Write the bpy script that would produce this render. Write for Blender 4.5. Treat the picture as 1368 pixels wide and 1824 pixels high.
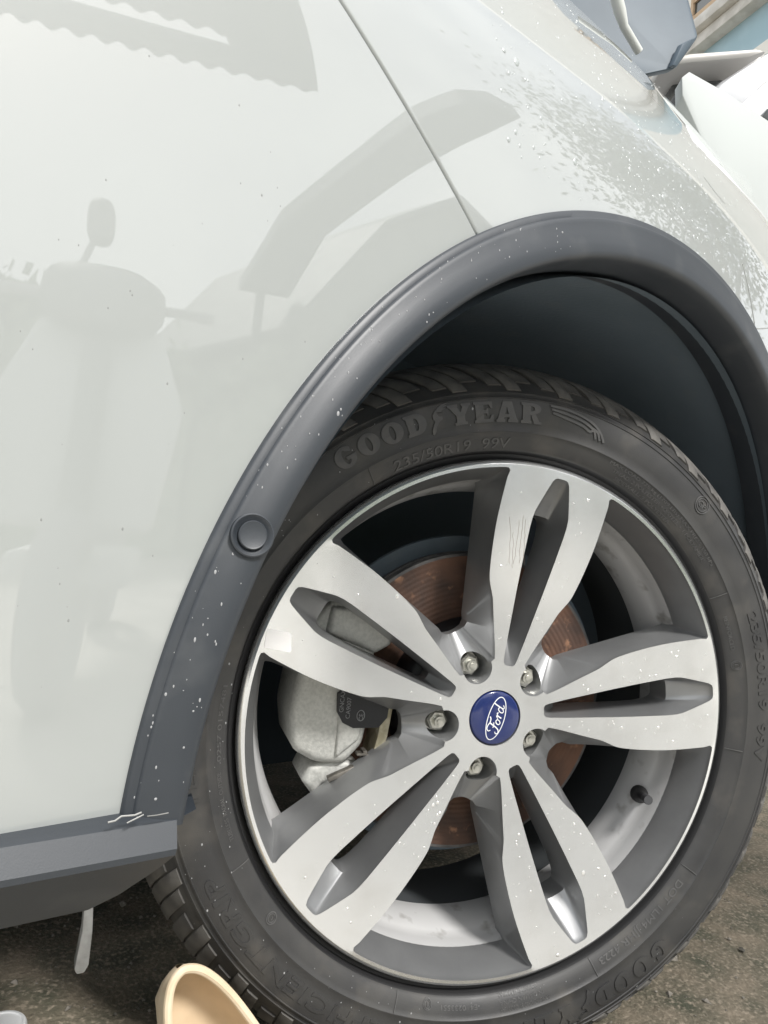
import bpy, bmesh, math, random
import numpy as np
from mathutils import Vector, Matrix
random.seed(7); rng = np.random.default_rng(7)
PI = math.pi
for o in list(bpy.data.objects): bpy.data.objects.remove(o)
sc = bpy.context.scene
COL = sc.collection

# ------------------------------------------------------------------ camera
CAM = np.array([-0.57770, -0.51503, 0.52715])
RIGHT = np.array([0.794714, -0.598564, 0.100751])
UP = np.array([-0.088007, 0.050604, 0.994834])
FWD = np.array([0.600570, 0.799475, 0.012462])
FPX = 1370.0
cd = bpy.data.cameras.new('camera'); cam = bpy.data.objects.new('camera', cd); COL.objects.link(cam)
m = Matrix(((RIGHT[0], UP[0], -FWD[0], CAM[0]), (RIGHT[1], UP[1], -FWD[1], CAM[1]), (RIGHT[2], UP[2], -FWD[2], CAM[2]), (0, 0, 0, 1)))
cam.matrix_world = m
cd.sensor_fit = 'VERTICAL'; cd.sensor_height = 36.0; cd.sensor_width = 27.0
cd.lens = FPX / 1824 * 36.0
cd.clip_start = 0.01; cd.clip_end = 500
sc.camera = cam
sc.render.resolution_x = 768; sc.render.resolution_y = 1024

# ------------------------------------------------------------------ sky and sun (bright hazy overcast)
SUN_EL, SUN_AZ = math.radians(49), math.radians(-90)      # azimuth of the direction towards the sun, in the xy plane from +x
w = bpy.data.worlds.new('World'); sc.world = w; w.use_nodes = True
nt = w.node_tree; nt.nodes.clear()
N = nt.nodes.new; L = nt.links.new
out = N('ShaderNodeOutputWorld'); bg = N('ShaderNodeBackground'); sky = N('ShaderNodeTexSky')
sky.sky_type = 'NISHITA'; sky.sun_disc = False; sky.sun_elevation = SUN_EL
sky.sun_rotation = math.radians(90) - SUN_AZ
sky.air_density = 1.0; sky.dust_density = 4.0; sky.ozone_density = 1.0
tc = N('ShaderNodeTexCoord'); no = N('ShaderNodeTexNoise'); ramp = N('ShaderNodeValToRGB'); mix = N('ShaderNodeMix')
no.inputs['Scale'].default_value = 2.2; no.inputs['Detail'].default_value = 5; no.inputs['Roughness'].default_value = .55
ramp.color_ramp.elements[0].position = .36; ramp.color_ramp.elements[0].color = (.35, .35, .35, 1)
ramp.color_ramp.elements[1].position = .62; ramp.color_ramp.elements[1].color = (1, 1, 1, 1)
mix.data_type = 'RGBA'; mix.inputs['B'].default_value = (11.0, 11.2, 11.3, 1)
L(tc.outputs['Generated'], no.inputs['Vector']); L(no.outputs['Fac'], ramp.inputs['Fac'])
L(ramp.outputs['Color'], mix.inputs['Factor']); L(sky.outputs['Color'], mix.inputs['A'])
L(mix.outputs['Result'], bg.inputs['Color']); L(bg.outputs['Background'], out.inputs['Surface'])
bg.inputs['Strength'].default_value = 0.115
sd = bpy.data.lights.new('sun', 'SUN'); sun = bpy.data.objects.new('sun', sd); COL.objects.link(sun)
sd.energy = 3.0; sd.angle = math.radians(10); sd.color = (1, .975, .94)
sdir = Vector((math.cos(SUN_EL) * math.cos(SUN_AZ), math.cos(SUN_EL) * math.sin(SUN_AZ), math.sin(SUN_EL)))
sun.rotation_euler = sdir.to_track_quat('Z', 'Y').to_euler()
sc.view_settings.view_transform = 'Standard'; sc.view_settings.look = 'None'
sc.view_settings.exposure = 0.36; sc.view_settings.gamma = 1.0
sc.render.engine = 'CYCLES'

# ------------------------------------------------------------------ pixel -> direction helpers
def ray(p): return ((p[0] - 684) / FPX) * RIGHT - ((p[1] - 912) / FPX) * UP + FWD
def onY(p, y): r = ray(p); return CAM + r * ((y - CAM[1]) / r[1])
def onZ(p, z): r = ray(p); return CAM + r * ((z - CAM[2]) / r[2])
def onT(p, t): return CAM + ray(p) * t

# ------------------------------------------------------------------ materials
def pr(name, base, rough=.5, metal=0., coat=0., coat_rough=.03, spec=.5, ior=1.5, coat_ior=1.5):
    M = bpy.data.materials.new(name); M.use_nodes = True
    b = M.node_tree.nodes['Principled BSDF']
    b.inputs['Base Color'].default_value = (*base, 1); b.inputs['Roughness'].default_value = rough
    b.inputs['Metallic'].default_value = metal; b.inputs['Coat Weight'].default_value = coat
    b.inputs['Coat Roughness'].default_value = coat_rough; b.inputs['Specular IOR Level'].default_value = spec
    b.inputs['IOR'].default_value = ior; b.inputs['Coat IOR'].default_value = coat_ior
    return M
def vary(M, c1, c2, scale=20, lo=.4, hi=.6, detail=6, rough=None, bump=0, bscale=200, bdist=.001, stretch=None, c3=None, s3=300, lo3=.6, hi3=.7):
    """noise colour between c1 and c2, a third fleck colour, roughness range and fine bump"""
    t = M.node_tree; b = t.nodes['Principled BSDF']; n = t.nodes.new; l = t.links.new
    tcn = n('ShaderNodeTexCoord'); src = tcn.outputs['Object']
    if stretch:
        mp = n('ShaderNodeMapping'); mp.inputs['Scale'].default_value = stretch; l(src, mp.inputs['Vector']); src = mp.outputs['Vector']
    a = n('ShaderNodeTexNoise'); a.inputs['Scale'].default_value = scale; a.inputs['Detail'].default_value = detail; l(src, a.inputs['Vector'])
    r = n('ShaderNodeValToRGB'); e = r.color_ramp.elements
    e[0].position = lo; e[0].color = (*c1, 1); e[1].position = hi; e[1].color = (*c2, 1); l(a.outputs['Fac'], r.inputs['Fac'])
    col = r.outputs['Color']
    if c3:
        a3 = n('ShaderNodeTexNoise'); a3.inputs['Scale'].default_value = s3; a3.inputs['Detail'].default_value = 3; l(src, a3.inputs['Vector'])
        r3 = n('ShaderNodeMapRange'); r3.inputs['From Min'].default_value = lo3; r3.inputs['From Max'].default_value = hi3; l(a3.outputs['Fac'], r3.inputs['Value'])
        mx = n('ShaderNodeMix'); mx.data_type = 'RGBA'; l(r3.outputs['Result'], mx.inputs['Factor']); l(col, mx.inputs['A']); mx.inputs['B'].default_value = (*c3, 1)
        col = mx.outputs['Result']
    l(col, b.inputs['Base Color'])
    if rough:
        mr = n('ShaderNodeMapRange'); mr.inputs['From Min'].default_value = lo; mr.inputs['From Max'].default_value = hi
        mr.inputs['To Min'].default_value = rough[0]; mr.inputs['To Max'].default_value = rough[1]
        l(a.outputs['Fac'], mr.inputs['Value']); l(mr.outputs['Result'], b.inputs['Roughness'])
    if bump:
        bn = n('ShaderNodeTexNoise'); bn.inputs['Scale'].default_value = bscale; bn.inputs['Detail'].default_value = 4; l(src, bn.inputs['Vector'])
        bp = n('ShaderNodeBump'); bp.inputs['Strength'].default_value = bump; bp.inputs['Distance'].default_value = bdist
        l(bn.outputs['Fac'], bp.inputs['Height']); l(bp.outputs['Normal'], b.inputs['Normal'])
    return M
M_paint = vary(pr('white_paint', (.76, .78, .75), .35, 0, 1, .015, coat_ior=1.95), (.37, .388, .378), (.384, .402, .391), 3, .3, .7, 2)
M_trim = vary(pr('trim_plastic', (.045, .05, .058), .4, spec=.8), (.021, .0265, .034), (.028, .034, .042), 7, .35, .7, 7, rough=(.46, .58), bump=.14, bscale=1300, bdist=.0003, c3=(.055, .06, .065), s3=28, lo3=.56, hi3=.85)
M_liner = vary(pr('liner_plastic', (.03, .038, .046), .8), (.12, .155, .185), (.145, .18, .21), 9, .35, .65, 7, c3=(.15, .18, .20), s3=25, lo3=.58, hi3=.8, bump=.4, bscale=240, bdist=.001)
M_black = pr('black_underbody', (.035, .048, .06), .9)
M_jamb = pr('jamb_black', (.01, .01, .01), .9)
M_rubber = vary(pr('tyre_rubber', (.035, .034, .033), .5, spec=.5), (.036, .036, .037), (.052, .051, .049), 24, .36, .68, 8, rough=(.42, .58), bump=.25, bscale=900, bdist=.0004, c3=(.095, .088, .078), s3=26, lo3=.54, hi3=.85)
M_tread = vary(pr('tread_rubber', (.04, .038, .035), .7), (.068, .066, .063), (.15, .142, .13), 40, .4, .72, 8, rough=(.6, .8), bump=.3, bscale=700, bdist=.0005)
M_letter = vary(pr('letter_rubber', (.062, .061, .06), .55), (.078, .078, .078), (.105, .103, .10), 90, .4, .65, rough=(.45, .6))
M_dark_bead = pr('bead_rubber', (.016, .016, .017), .55)
M_mach = vary(pr('machined_aluminium', (.74, .72, .69), .3, .9), (.90, .915, .925), (.95, .965, .975), 7, .35, .65, 5, rough=(.16, .24), c3=(.84, .845, .845), s3=30, lo3=.5, hi3=.8)
M_wheel_grey = vary(pr('wheel_grey_paint', (.22, .225, .23), .40, .6, .4, .2), (.28, .285, .29), (.33, .335, .34), 30, .3, .7, bump=.10, bscale=1500, bdist=.0002)
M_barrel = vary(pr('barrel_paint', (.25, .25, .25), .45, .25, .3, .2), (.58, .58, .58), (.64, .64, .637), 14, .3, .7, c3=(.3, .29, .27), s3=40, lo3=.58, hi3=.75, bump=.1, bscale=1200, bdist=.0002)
M_barrel_in = pr('barrel_inner_shade', (.05, .056, .06), .85)  # inner barrel coloured dark, standing for the shadow deep in the wheel
M_rust = vary(pr('rusted_iron', (.2, .08, .04), .85, .1), (.07, .045, .036), (.19, .102, .068), 22, .36, .66, 10, rough=(.7, .9), bump=.35, bscale=420, bdist=.0006, c3=(.33, .18, .11), s3=75, lo3=.60, hi3=.72)
def rings(M, scale, strength):
    t = M.node_tree; b = t.nodes['Principled BSDF']; wv = t.nodes.new('ShaderNodeTexWave'); tcn = t.nodes.new('ShaderNodeTexCoord'); bp = t.nodes.new('ShaderNodeBump')
    wv.wave_type = 'RINGS'; wv.rings_direction = 'Y'; wv.inputs['Scale'].default_value = scale; wv.inputs['Distortion'].default_value = .6
    bp.inputs['Strength'].default_value = strength; bp.inputs['Distance'].default_value = .0006
    t.links.new(tcn.outputs['Object'], wv.inputs['Vector']); t.links.new(wv.outputs['Fac'], bp.inputs['Height'])
    old = b.inputs['Normal'].links
    if old: t.links.new(old[0].from_socket, bp.inputs['Normal'])
    t.links.new(bp.outputs['Normal'], b.inputs['Normal'])
rings(M_rust, 60, .5); rings(M_mach, 330, .02)
M_iron = vary(pr('disc_edge_iron', (.14, .14, .14), .6, .5), (.09, .09, .09), (.17, .165, .16), 40)
M_cast = vary(pr('cast_iron_zinc', (.36, .36, .34), .62, .35), (.46, .465, .44), (.60, .60, .57), 300, .35, .65, 6, rough=(.55, .72), bump=.5, bscale=700, bdist=.0006)
M_cast_dark = pr('pad_black', (.014, .015, .018), .5)
M_print = pr('white_print', (.42, .43, .44), .6)
M_brass = vary(pr('pad_plate_steel', (.38, .34, .24), .5, .5), (.32, .29, .2), (.5, .46, .35), 80, rough=(.45, .6))
M_clip = vary(pr('clip_steel', (.22, .21, .19), .45, .7), (.14, .13, .115), (.30, .28, .25), 60)
M_nut = vary(pr('zinc_nut', (.62, .62, .57), .3, .9), (.45, .45, .41), (.75, .74, .68), 160, .35, .65)
M_blue = pr('cap_blue', (.010, .022, .115), .22, 0, .8, .05)
M_white = pr('logo_silver', (.78, .8, .82), .3)
M_sticker = pr('sticker_film', (.95, .94, .93), .5)
M_scuff = pr('scuff_brown', (.22, .16, .12), .8)
M_valve = pr('valve_rubber', (.02, .02, .021), .55)
M_cap_grey = pr('valve_cap_plastic', (.055, .056, .06), .5)
M_shoe = vary(pr('shoe_lining', (.55, .38, .22), .6, spec=.4), (.56, .43, .28), (.63, .49, .33), 30)
M_shoe_edge = vary(pr('shoe_edge', (.66, .50, .31), .5), (.68, .55, .38), (.75, .62, .45), 60)
M_cup = pr('white_plastic', (.74, .75, .75), .35)
M_galv = vary(pr('galvanised_strip', (.35, .35, .34), .6, .4), (.20, .20, .19), (.42, .42, .41), 60, .35, .65)
M_hood = vary(pr('bonnet_inner', (.16, .21, .25), .55, 0), (.06, .085, .108), (.082, .11, .135), 6)
M_strut = pr('strut_grey', (.62, .64, .61), .45)
M_water = pr('water_on_paint', (.40, .43, .42), .3, 0, 1, .16, coat_ior=1.6)
M_water2 = pr('water_on_metal', (.88, .88, .86), .1, .6, 1, .0)
M_dust = pr('dried_drop', (.33, .335, .34), .6)
M_ground = vary(pr('mossy_concrete', (.2, .18, .14), .9), (.075, .078, .052), (.225, .188, .138), 16, .34, .66, 10, rough=(.8, .95), bump=.7, bscale=160, bdist=.005, c3=(.33, .28, .215), s3=190, lo3=.5, hi3=.72)

# ------------------------------------------------------------------ mesh helpers
def link(o, parent=None):
    COL.objects.link(o)
    if parent is not None: o.parent = parent
    return o
def mk(name, verts, faces, mat, parent=None, smooth=True, angle=35, mats=None, fmat=None, recalc=False):
    me = bpy.data.meshes.new(name); me.from_pydata([tuple(map(float, v)) for v in verts], [], [tuple(map(int, f)) for f in faces]); me.update()
    if recalc:
        bm = bmesh.new(); bm.from_mesh(me); bmesh.ops.recalc_face_normals(bm, faces=bm.faces); bm.to_mesh(me); bm.free()
    for q in (mats or [mat]): me.materials.append(q)
    if fmat is not None: me.polygons.foreach_set('material_index', fmat)
    if smooth:
        me.polygons.foreach_set('use_smooth', [True] * len(me.polygons)); me.set_sharp_from_angle(angle=math.radians(angle))
    return link(bpy.data.objects.new(name, me), parent)
def empty(name, parent=None, loc=(0, 0, 0), rz=0.):
    o = bpy.data.objects.new(name, None); o.location = loc; o.rotation_euler = (0, 0, rz); o.empty_display_size = .1
    return link(o, parent)
def tag(o, label=None, cat=None, group=None, kind=None):
    if label: o['label'] = label
    if cat: o['category'] = cat
    if group: o['group'] = group
    if kind: o['kind'] = kind
    return o
def grid(P, wrap_u=False, wrap_v=False):
    nu, nv = P.shape[:2]; F = []
    for i in range(nu if wrap_u else nu - 1):
        for j in range(nv if wrap_v else nv - 1):
            a, b = (i + 1) % nu, (j + 1) % nv
            F.append((i * nv + j, a * nv + j, a * nv + b, i * nv + b))
    return P.reshape(-1, 3), F
class MB:
    def __init__(s): s.v = []; s.f = []
    def add(s, V, F):
        n = len(s.v); s.v += [tuple(map(float, q)) for q in V]; s.f += [tuple(i + n for i in q) for q in F]; return s
    def box(s, c, size, R=None):
        V = [np.array([x, y, z]) * np.array(size) / 2 for x in (-1, 1) for y in (-1, 1) for z in (-1, 1)]
        if R is not None: V = [np.array(R @ Vector(q)) for q in V]
        V = [q + np.array(c) for q in V]
        return s.add(V, [(0, 1, 3, 2), (4, 6, 7, 5), (0, 4, 5, 1), (2, 3, 7, 6), (0, 2, 6, 4), (1, 5, 7, 3)])
    def prism(s, A, B):
        n = len(A); V = list(A) + list(B)
        return s.add(V, [tuple(range(n))[::-1], tuple(range(n, 2 * n))] + [(i, (i + 1) % n, n + (i + 1) % n, n + i) for i in range(n)])
    def tube(s, pts, r, n=8):
        pts = [Vector(p) for p in pts]; rr = r if hasattr(r, '__len__') else [r] * len(pts); rings = []
        for i, p in enumerate(pts):
            d = (pts[min(i + 1, len(pts) - 1)] - pts[max(i - 1, 0)]).normalized()
            a = d.orthogonal().normalized() if i == 0 else (a - d * a.dot(d)).normalized()
            b = d.cross(a)
            rings.append([p + (a * math.cos(2 * PI * k / n) + b * math.sin(2 * PI * k / n)) * rr[i] for k in range(n)])
        V = [q for ring in rings for q in ring]
        F = [(i * n + k, i * n + (k + 1) % n, (i + 1) * n + (k + 1) % n, (i + 1) * n + k) for i in range(len(pts) - 1) for k in range(n)]
        F += [tuple(range(n))[::-1], tuple(range(len(V) - n, len(V)))]
        return s.add(V, F)
    def build(s, name, mat, parent=None, smooth=True, angle=35, bevel=0, segs=2):
        o = mk(name, s.v, s.f, mat, parent, False, recalc=True)
        if bevel:
            bm = bmesh.new(); bm.from_mesh(o.data)
            bmesh.ops.bevel(bm, geom=[e for e in bm.edges if e.calc_face_angle(0) > .5], offset=bevel, segments=segs, affect='EDGES', profile=.5)
            bm.to_mesh(o.data); bm.free()
        if smooth:
            o.data.polygons.foreach_set('use_smooth', [True] * len(o.data.polygons)); o.data.set_sharp_from_angle(angle=math.radians(angle))
        return o
def smoothstep(a, b, x): t = np.clip((x - a) / (b - a), 0, 1); return t * t * (3 - 2 * t)
def resample(P, n):
    P = np.array(P, float); d = np.r_[0, np.cumsum(np.linalg.norm(np.diff(P, axis=0), axis=1))]
    t = np.linspace(0, d[-1], n); return np.c_[[np.interp(t, d, P[:, k]) for k in range(P.shape[1])]].T
def catmull(P, per=6):
    P = np.array(P, float); Q = np.vstack([2 * P[0] - P[1], P, 2 * P[-1] - P[-2]]); out_ = []
    for i in range(1, len(Q) - 2):
        for t in np.linspace(0, 1, per, endpoint=False):
            a, b, c, d = Q[i - 1], Q[i], Q[i + 1], Q[i + 2]
            out_.append(.5 * (2 * b + (c - a) * t + (2 * a - 5 * b + 4 * c - d) * t * t + (3 * b - a - 3 * c + d) * t ** 3))
    out_.append(P[-1]); return np.array(out_)

HZ = .345                                    # hub height
# ================================================================== ground
def build_ground():
    xs = np.concatenate([np.linspace(-40, -1.2, 14), np.linspace(-1.1, 1.6, 80), np.linspace(1.8, 40, 14)])
    ys = np.concatenate([np.linspace(-40, -1.0, 14), np.linspace(-.9, 1.2, 70), np.linspace(1.4, 40, 14)])
    X, Y = np.meshgrid(xs, ys, indexing='ij')
    Zg = .0018 * (np.sin(X * 23 + Y * 9) + np.sin(Y * 31 - X * 12)) - .0045
    V, F = grid(np.stack([X, Y, Zg], -1))
    tag(mk('ground', V, F, M_ground), kind='structure')
    M_pave = vary(pr('pale_concrete', (.5, .47, .42), .85), (.52, .495, .45), (.61, .585, .535), 3, .35, .65, 8, bump=.3, bscale=90, bdist=.003)
    mb = MB()
    for i in range(-3, 4):
        for j in range(5):
            mb.box((i * 1.5 + .2, -.96 - j * 1.5, -.012), (1.49, 1.49, .04))
    tag(mb.build('pavement', M_pave, None, True, 30, bevel=.004, segs=1), kind='structure')
build_ground()

mb = MB()
for _ in range(900):
    if rng.uniform() < .5: x_, y_ = rng.uniform(.05, .9), rng.uniform(-.16, .5)
    else: x_, y_ = rng.uniform(-.6, -.1), rng.uniform(.05, .7)
    r_ = float(rng.lognormal(-6.3, .5)); a0 = rng.uniform(0, 6.28); R_ = Matrix.Rotation(a0, 3, 'Z') @ Matrix.Rotation(rng.uniform(-.5, .5), 3, 'X')
    pts_ = [np.array(R_ @ Vector((r_ * (.7 + .6 * rng.uniform()) * c_[0], r_ * (.6 + .5 * rng.uniform()) * c_[1], r_ * .55 * c_[2]))) + np.array([x_, y_, -.002]) for c_ in ((1, 0, 0), (0, 1, 0), (-1, 0, 0), (0, -1, 0), (0, 0, 1), (0, 0, -1))]
    mb.add(pts_, [(0, 1, 4), (1, 2, 4), (2, 3, 4), (3, 0, 4), (1, 0, 5), (2, 1, 5), (3, 2, 5), (0, 3, 5)])
M_grit = vary(pr('grit', (.2, .18, .15), .9), (.10, .095, .08), (.32, .29, .25), 60, .35, .65)
tag(mb.build('grit', M_grit, None, False), kind='stuff')

# ================================================================== the car
car = empty('parked_suv', None, (0, 0, 0))
tag(car, 'white SUV with black wheel arch trim, its front wheel turned and its bonnet raised', 'car')

def yo(x, z):
    """outward distance of the body side from the hub plane, over side view x, z"""
    x = np.asarray(x, float); z = np.asarray(z, float)
    base = .155 - .058 * np.clip(x + .4, -.3, 9) - .16 * np.maximum(x + .1, 0) ** 2 - .07 * (z - .55) ** 2
    zc = .885 - .9 * np.maximum(x - .28, 0) ** 2
    t = (z - zc) / .035
    sp = .035 * np.where(t > 20, t, np.log1p(np.exp(np.minimum(t, 20))))
    base = base - .72 * sp
    r = np.hypot(x, z - HZ)
    base = base + .0016 * (1 - smoothstep(.45, .66, r))          # flare round the arch
    return base
def surf(x, z, off=0.): return np.stack([x, -(yo(x, z) + off), z], -1)
def surf_n(x, z):
    e = 1e-4; dx = (yo(x + e, z) - yo(x - e, z)) / (2 * e); dz = (yo(x, z + e) - yo(x, z - e)) / (2 * e)
    n = np.stack([-dx, -np.ones_like(dx), -dz], -1); n[..., 0] = -dx; n[..., 2] = -dz
    return n / np.linalg.norm(n, axis=-1, keepdims=True)
def on_body(p):
    r = ray(p); t = .45
    for _ in range(80):
        q = CAM + r * t; e = q[1] + yo(q[0], q[2]); t -= float(np.clip(e / r[1] * .45, -.05, .05))
    return CAM + r * t

# door / fender shut line, from the photograph
gap_px = [(560, -70), (605, 0), (652, 72), (700, 147), (732, 200), (760, 258), (800, 325), (848, 415), (880, 475)]
gap3 = np.array([on_body(p) for p in gap_px])
gr = np.hypot(gap3[:, 0], gap3[:, 2] - HZ); ga = np.arctan2(gap3[:, 2] - HZ, gap3[:, 0])
od = np.argsort(gr); gr, ga = gr[od], ga[od]; gfit = np.polyfit(gr, ga, 2); ga = np.polyval(gfit, gr)
def gap_ang(r):
    r = np.asarray(r, float)
    hi = ga[-1] + (ga[-1] - ga[-3]) / (gr[-1] - gr[-3]) * (r - gr[-1])
    return np.where(r > gr[-1], hi, np.interp(r, gr, ga))
ZTOP = 1.085
def panel(name, a_other, xlim, side, na=110, nr=90):
    """sheet between the arch (r=.43), the shut line and the panel limits, in polar coordinates about the hub"""
    s = np.concatenate([[0, .0012, .004], np.linspace(.011, 1, na - 3)]); P = np.zeros((na + 3, nr, 3))
    tt = np.linspace(0, 1, nr) ** 1.25
    def rmax(a):
        c, s_ = np.cos(a), np.sin(a)
        r1 = (ZTOP + .20 * (1 - smoothstep(math.radians(42), math.radians(72), a)) - HZ) / np.maximum(s_, 1e-3); r2 = np.where(np.abs(c) > 1e-3, xlim / np.where(np.abs(c) > 1e-3, c, 1), 99)
        r2 = np.where(r2 > 0, r2, 99)
        return np.minimum(np.minimum(r1, r2), 1.4)
    g = .0015
    for i in range(na):
        f = s[i]
        a0 = gap_ang(.6); a_lin = a0 + (a_other - a0) * f
        R = rmax(a_lin); r = .43 + (R - .43) * tt
        a = gap_ang(r) * (1 - f) + a_other * f
        gaw = side * g / r * (1 - f); a = a + gaw
        x = r * np.cos(a); z = HZ + r * np.sin(a)
        P[i + 3] = surf(x, z)
        if i == 0:
            nn = surf_n(x, z)
            tdir = np.stack([np.sin(a), 0 * a, -np.cos(a)], -1) * side      # towards the gap
            P[2] = P[3] - nn * .0006 + tdir * .0007
            P[1] = P[3] - nn * .0018 + tdir * .0010
            P[0] = P[3] - nn * .0180 + tdir * .0010
    V, F = grid(P)
    return mk(name, V, F, M_paint, car, True, 80, recalc=False)
door = panel('front_door', math.radians(177.6), -.95, 1)
fender = panel('front_fender', math.radians(-4), 1.05, -1)
for o in (door, fender):
    bm = bmesh.new(); bm.from_mesh(o.data); bmesh.ops.recalc_face_normals(bm, faces=bm.faces)
    if sum(f.normal.y * f.calc_area() for f in bm.faces) > 0: bmesh.ops.reverse_faces(bm, faces=bm.faces)
    bm.to_mesh(o.data); bm.free()

# dark jamb behind the shut line, unseen body core put in to block light under the car
MB().box((-.28, -.03, .93), (.26, .02, .24)).build('door_jamb', M_jamb, car, False)
MB().box((-.75, 1.06, .55), (3.2, 1.36, .72)).build('underbody', M_black, car, False)
MB().box((-.95, .18, .70), (.62, .40, .6)).build('floor_pan', M_black, car, False)
MB().box((-.75, 1.70, .27), (3.2, .06, .26)).build('sill_blocker', M_black, car, False)  # unseen box, added to stop light coming under from the car's other side

# wheel arch trim, swept round the hub in the side view and following the body side
TR = [(.4535, -.004), (.4530, .0020), (.4515, .0034), (.4462, .0040), (.4452, .0052), (.4436, .0060), (.4405, .0064), (.430, .0086), (.420, .0106), (.4110, .0118), (.4065, .0108), (.4038, .0068), (.4018, -.001), (.4005, -.022), (.405, -.050)]
def arch_pt(a, r, off):
    a = np.asarray(a, float); r = r + .010 * smoothstep(math.radians(95), math.radians(150), a) * (1 - smoothstep(.42, .452, r))
    r = .4300 + (r - .4300) * (1 - .24)
    x = r * np.cos(a); z = HZ + r * np.sin(a)
    x0 = .452 * np.cos(a); z0 = HZ + .452 * np.sin(a)
    y = yo(x0, z0) * .75 + yo(x, z) * .25 - .012 * (1 - smoothstep(.40, .452, r)) * 0
    return np.stack([x, -(y + off), z], -1)
A = np.radians(np.linspace(-4, 176.3, 200)); P = np.zeros((len(TR), len(A), 3))
for i, (r, off) in enumerate(TR): P[i] = arch_pt(A, r, off)
V, F = grid(P)
trim = mk('wheel_arch_trim', V, F, M_trim, car, True, 50, recalc=True)
# parking sensor let into the trim
s0 = onY((464, 962), -.168); sa = math.atan2(s0[2] - HZ, s0[0]); sr = .4225
TRM = sorted(TR[:10]); trim_off = lambda r: float(np.interp(r, [t[0] for t in TRM], [t[1] for t in TRM]))
sp_ = lambda a, r: arch_pt(np.array(a), r, trim_off(r))
sc_ = sp_(sa, sr); ex = sp_(sa, sr + .008) - sp_(sa, sr - .008); ex /= np.linalg.norm(ex)
et = sp_(sa + .02, sr) - sp_(sa - .02, sr); et -= ex * (et @ ex); et /= np.linalg.norm(et); en = np.cross(ex, et); en = en if en[1] < 0 else -en
sc_ = sc_ + en * .0009
def lathe_at(name, prof, mat, parent, c, e1, e2, e3, n=40):
    ang = np.linspace(0, 2 * PI, n, endpoint=False); P = np.zeros((len(prof), n, 3))
    for i, (r, h) in enumerate(prof): P[i] = c + r * (np.cos(ang)[:, None] * e1 + np.sin(ang)[:, None] * e2) + h * e3
    V, F = grid(P, wrap_v=True); return mk(name, V, F, mat, parent, True, 40, recalc=True)
lathe_at('sensor_bezel', [(.0112, -.003), (.0111, .0009), (.0104, .0014), (.0097, .0009), (.0088, .0001), (.0076, -.0004)], M_trim, trim, sc_, ex, et, en)
lathe_at('sensor_disc', [(.0075, -.003), (.0074, .0014), (.0069, .0019), (.0062, .0016), (.0001, .0017)], M_trim, trim, sc_, ex, et, en)

# inner arch liner: barrel and back wall
prof = [(.404, -.125), (.418, -.06), (.425, .02), (.425, .26), (.40, .30), (.05, .31)]
A = np.radians(np.linspace(-6, 175.5, 90)); P = np.zeros((len(prof), len(A), 3))
for i, (r, y) in enumerate(prof):
    yy = np.full(len(A), y)
    if i < 2: yy = -arch_pt(A, .40, 0)[:, 1] * -1 * (1 if i == 0 else .5) + (.02 if i == 0 else .0)
    P[i] = np.stack([r * np.cos(A), yy, HZ + r * np.sin(A)], -1)
V, F = grid(P); mk('arch_liner', V, F, M_liner, car, True, 50)

# rocker cladding along the sill
sec = [(-.150, .3780), (-.1645, .3772), (-.1690, .3752), (-.1750, .3640), (-.1745, .3608), (-.1650, .3510), (-.150, .3345), (-.141, .3255), (-.131, .3225), (-.09, .330)]
xe = [-.405, -.409, -.4205, -.4215, -.422, -.426, -.438, -.449, -.455, -.455]
P = np.zeros((len(sec), 26, 3))
for i, (y, z) in enumerate(sec):
    P[i] = np.stack([np.r_[xe[i] - .001, np.linspace(xe[i] - .002, -1.6, 25)], np.r_[y + .004, np.full(25, y)], np.full(26, z)], -1)
V, F = grid(P); F.append(tuple(i * 26 for i in range(len(sec))))
sill = mk('rocker_cladding', V, F, M_trim, car, True, 28, recalc=True)
# thin bright seal and torn clip where trim, door and cladding meet
q = lambda p: onY(p, -.1735)
MB().tube([q(p) for p in [(192, 1465), (205, 1462), (216, 1454), (240, 1452), (252, 1447)]], .00045, 6).tube([q(p) for p in [(226, 1466), (240, 1459), (256, 1451)]], .00035, 6).tube([q(p) for p in [(262, 1454), (280, 1452), (300, 1448)]], .0003, 6).build('torn_clip', M_galv, car)

# strip hanging below the sill
a = [onY(p, -.02) for p in [(151, 1600), (167, 1600), (165, 1660), (158, 1720), (150, 1734), (136, 1737), (132, 1728), (146, 1660)]]
MB().prism(a, [p + np.array([.003, .012, 0]) for p in a]).build('hanging_strip', M_galv, car, bevel=.0012)

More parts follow.
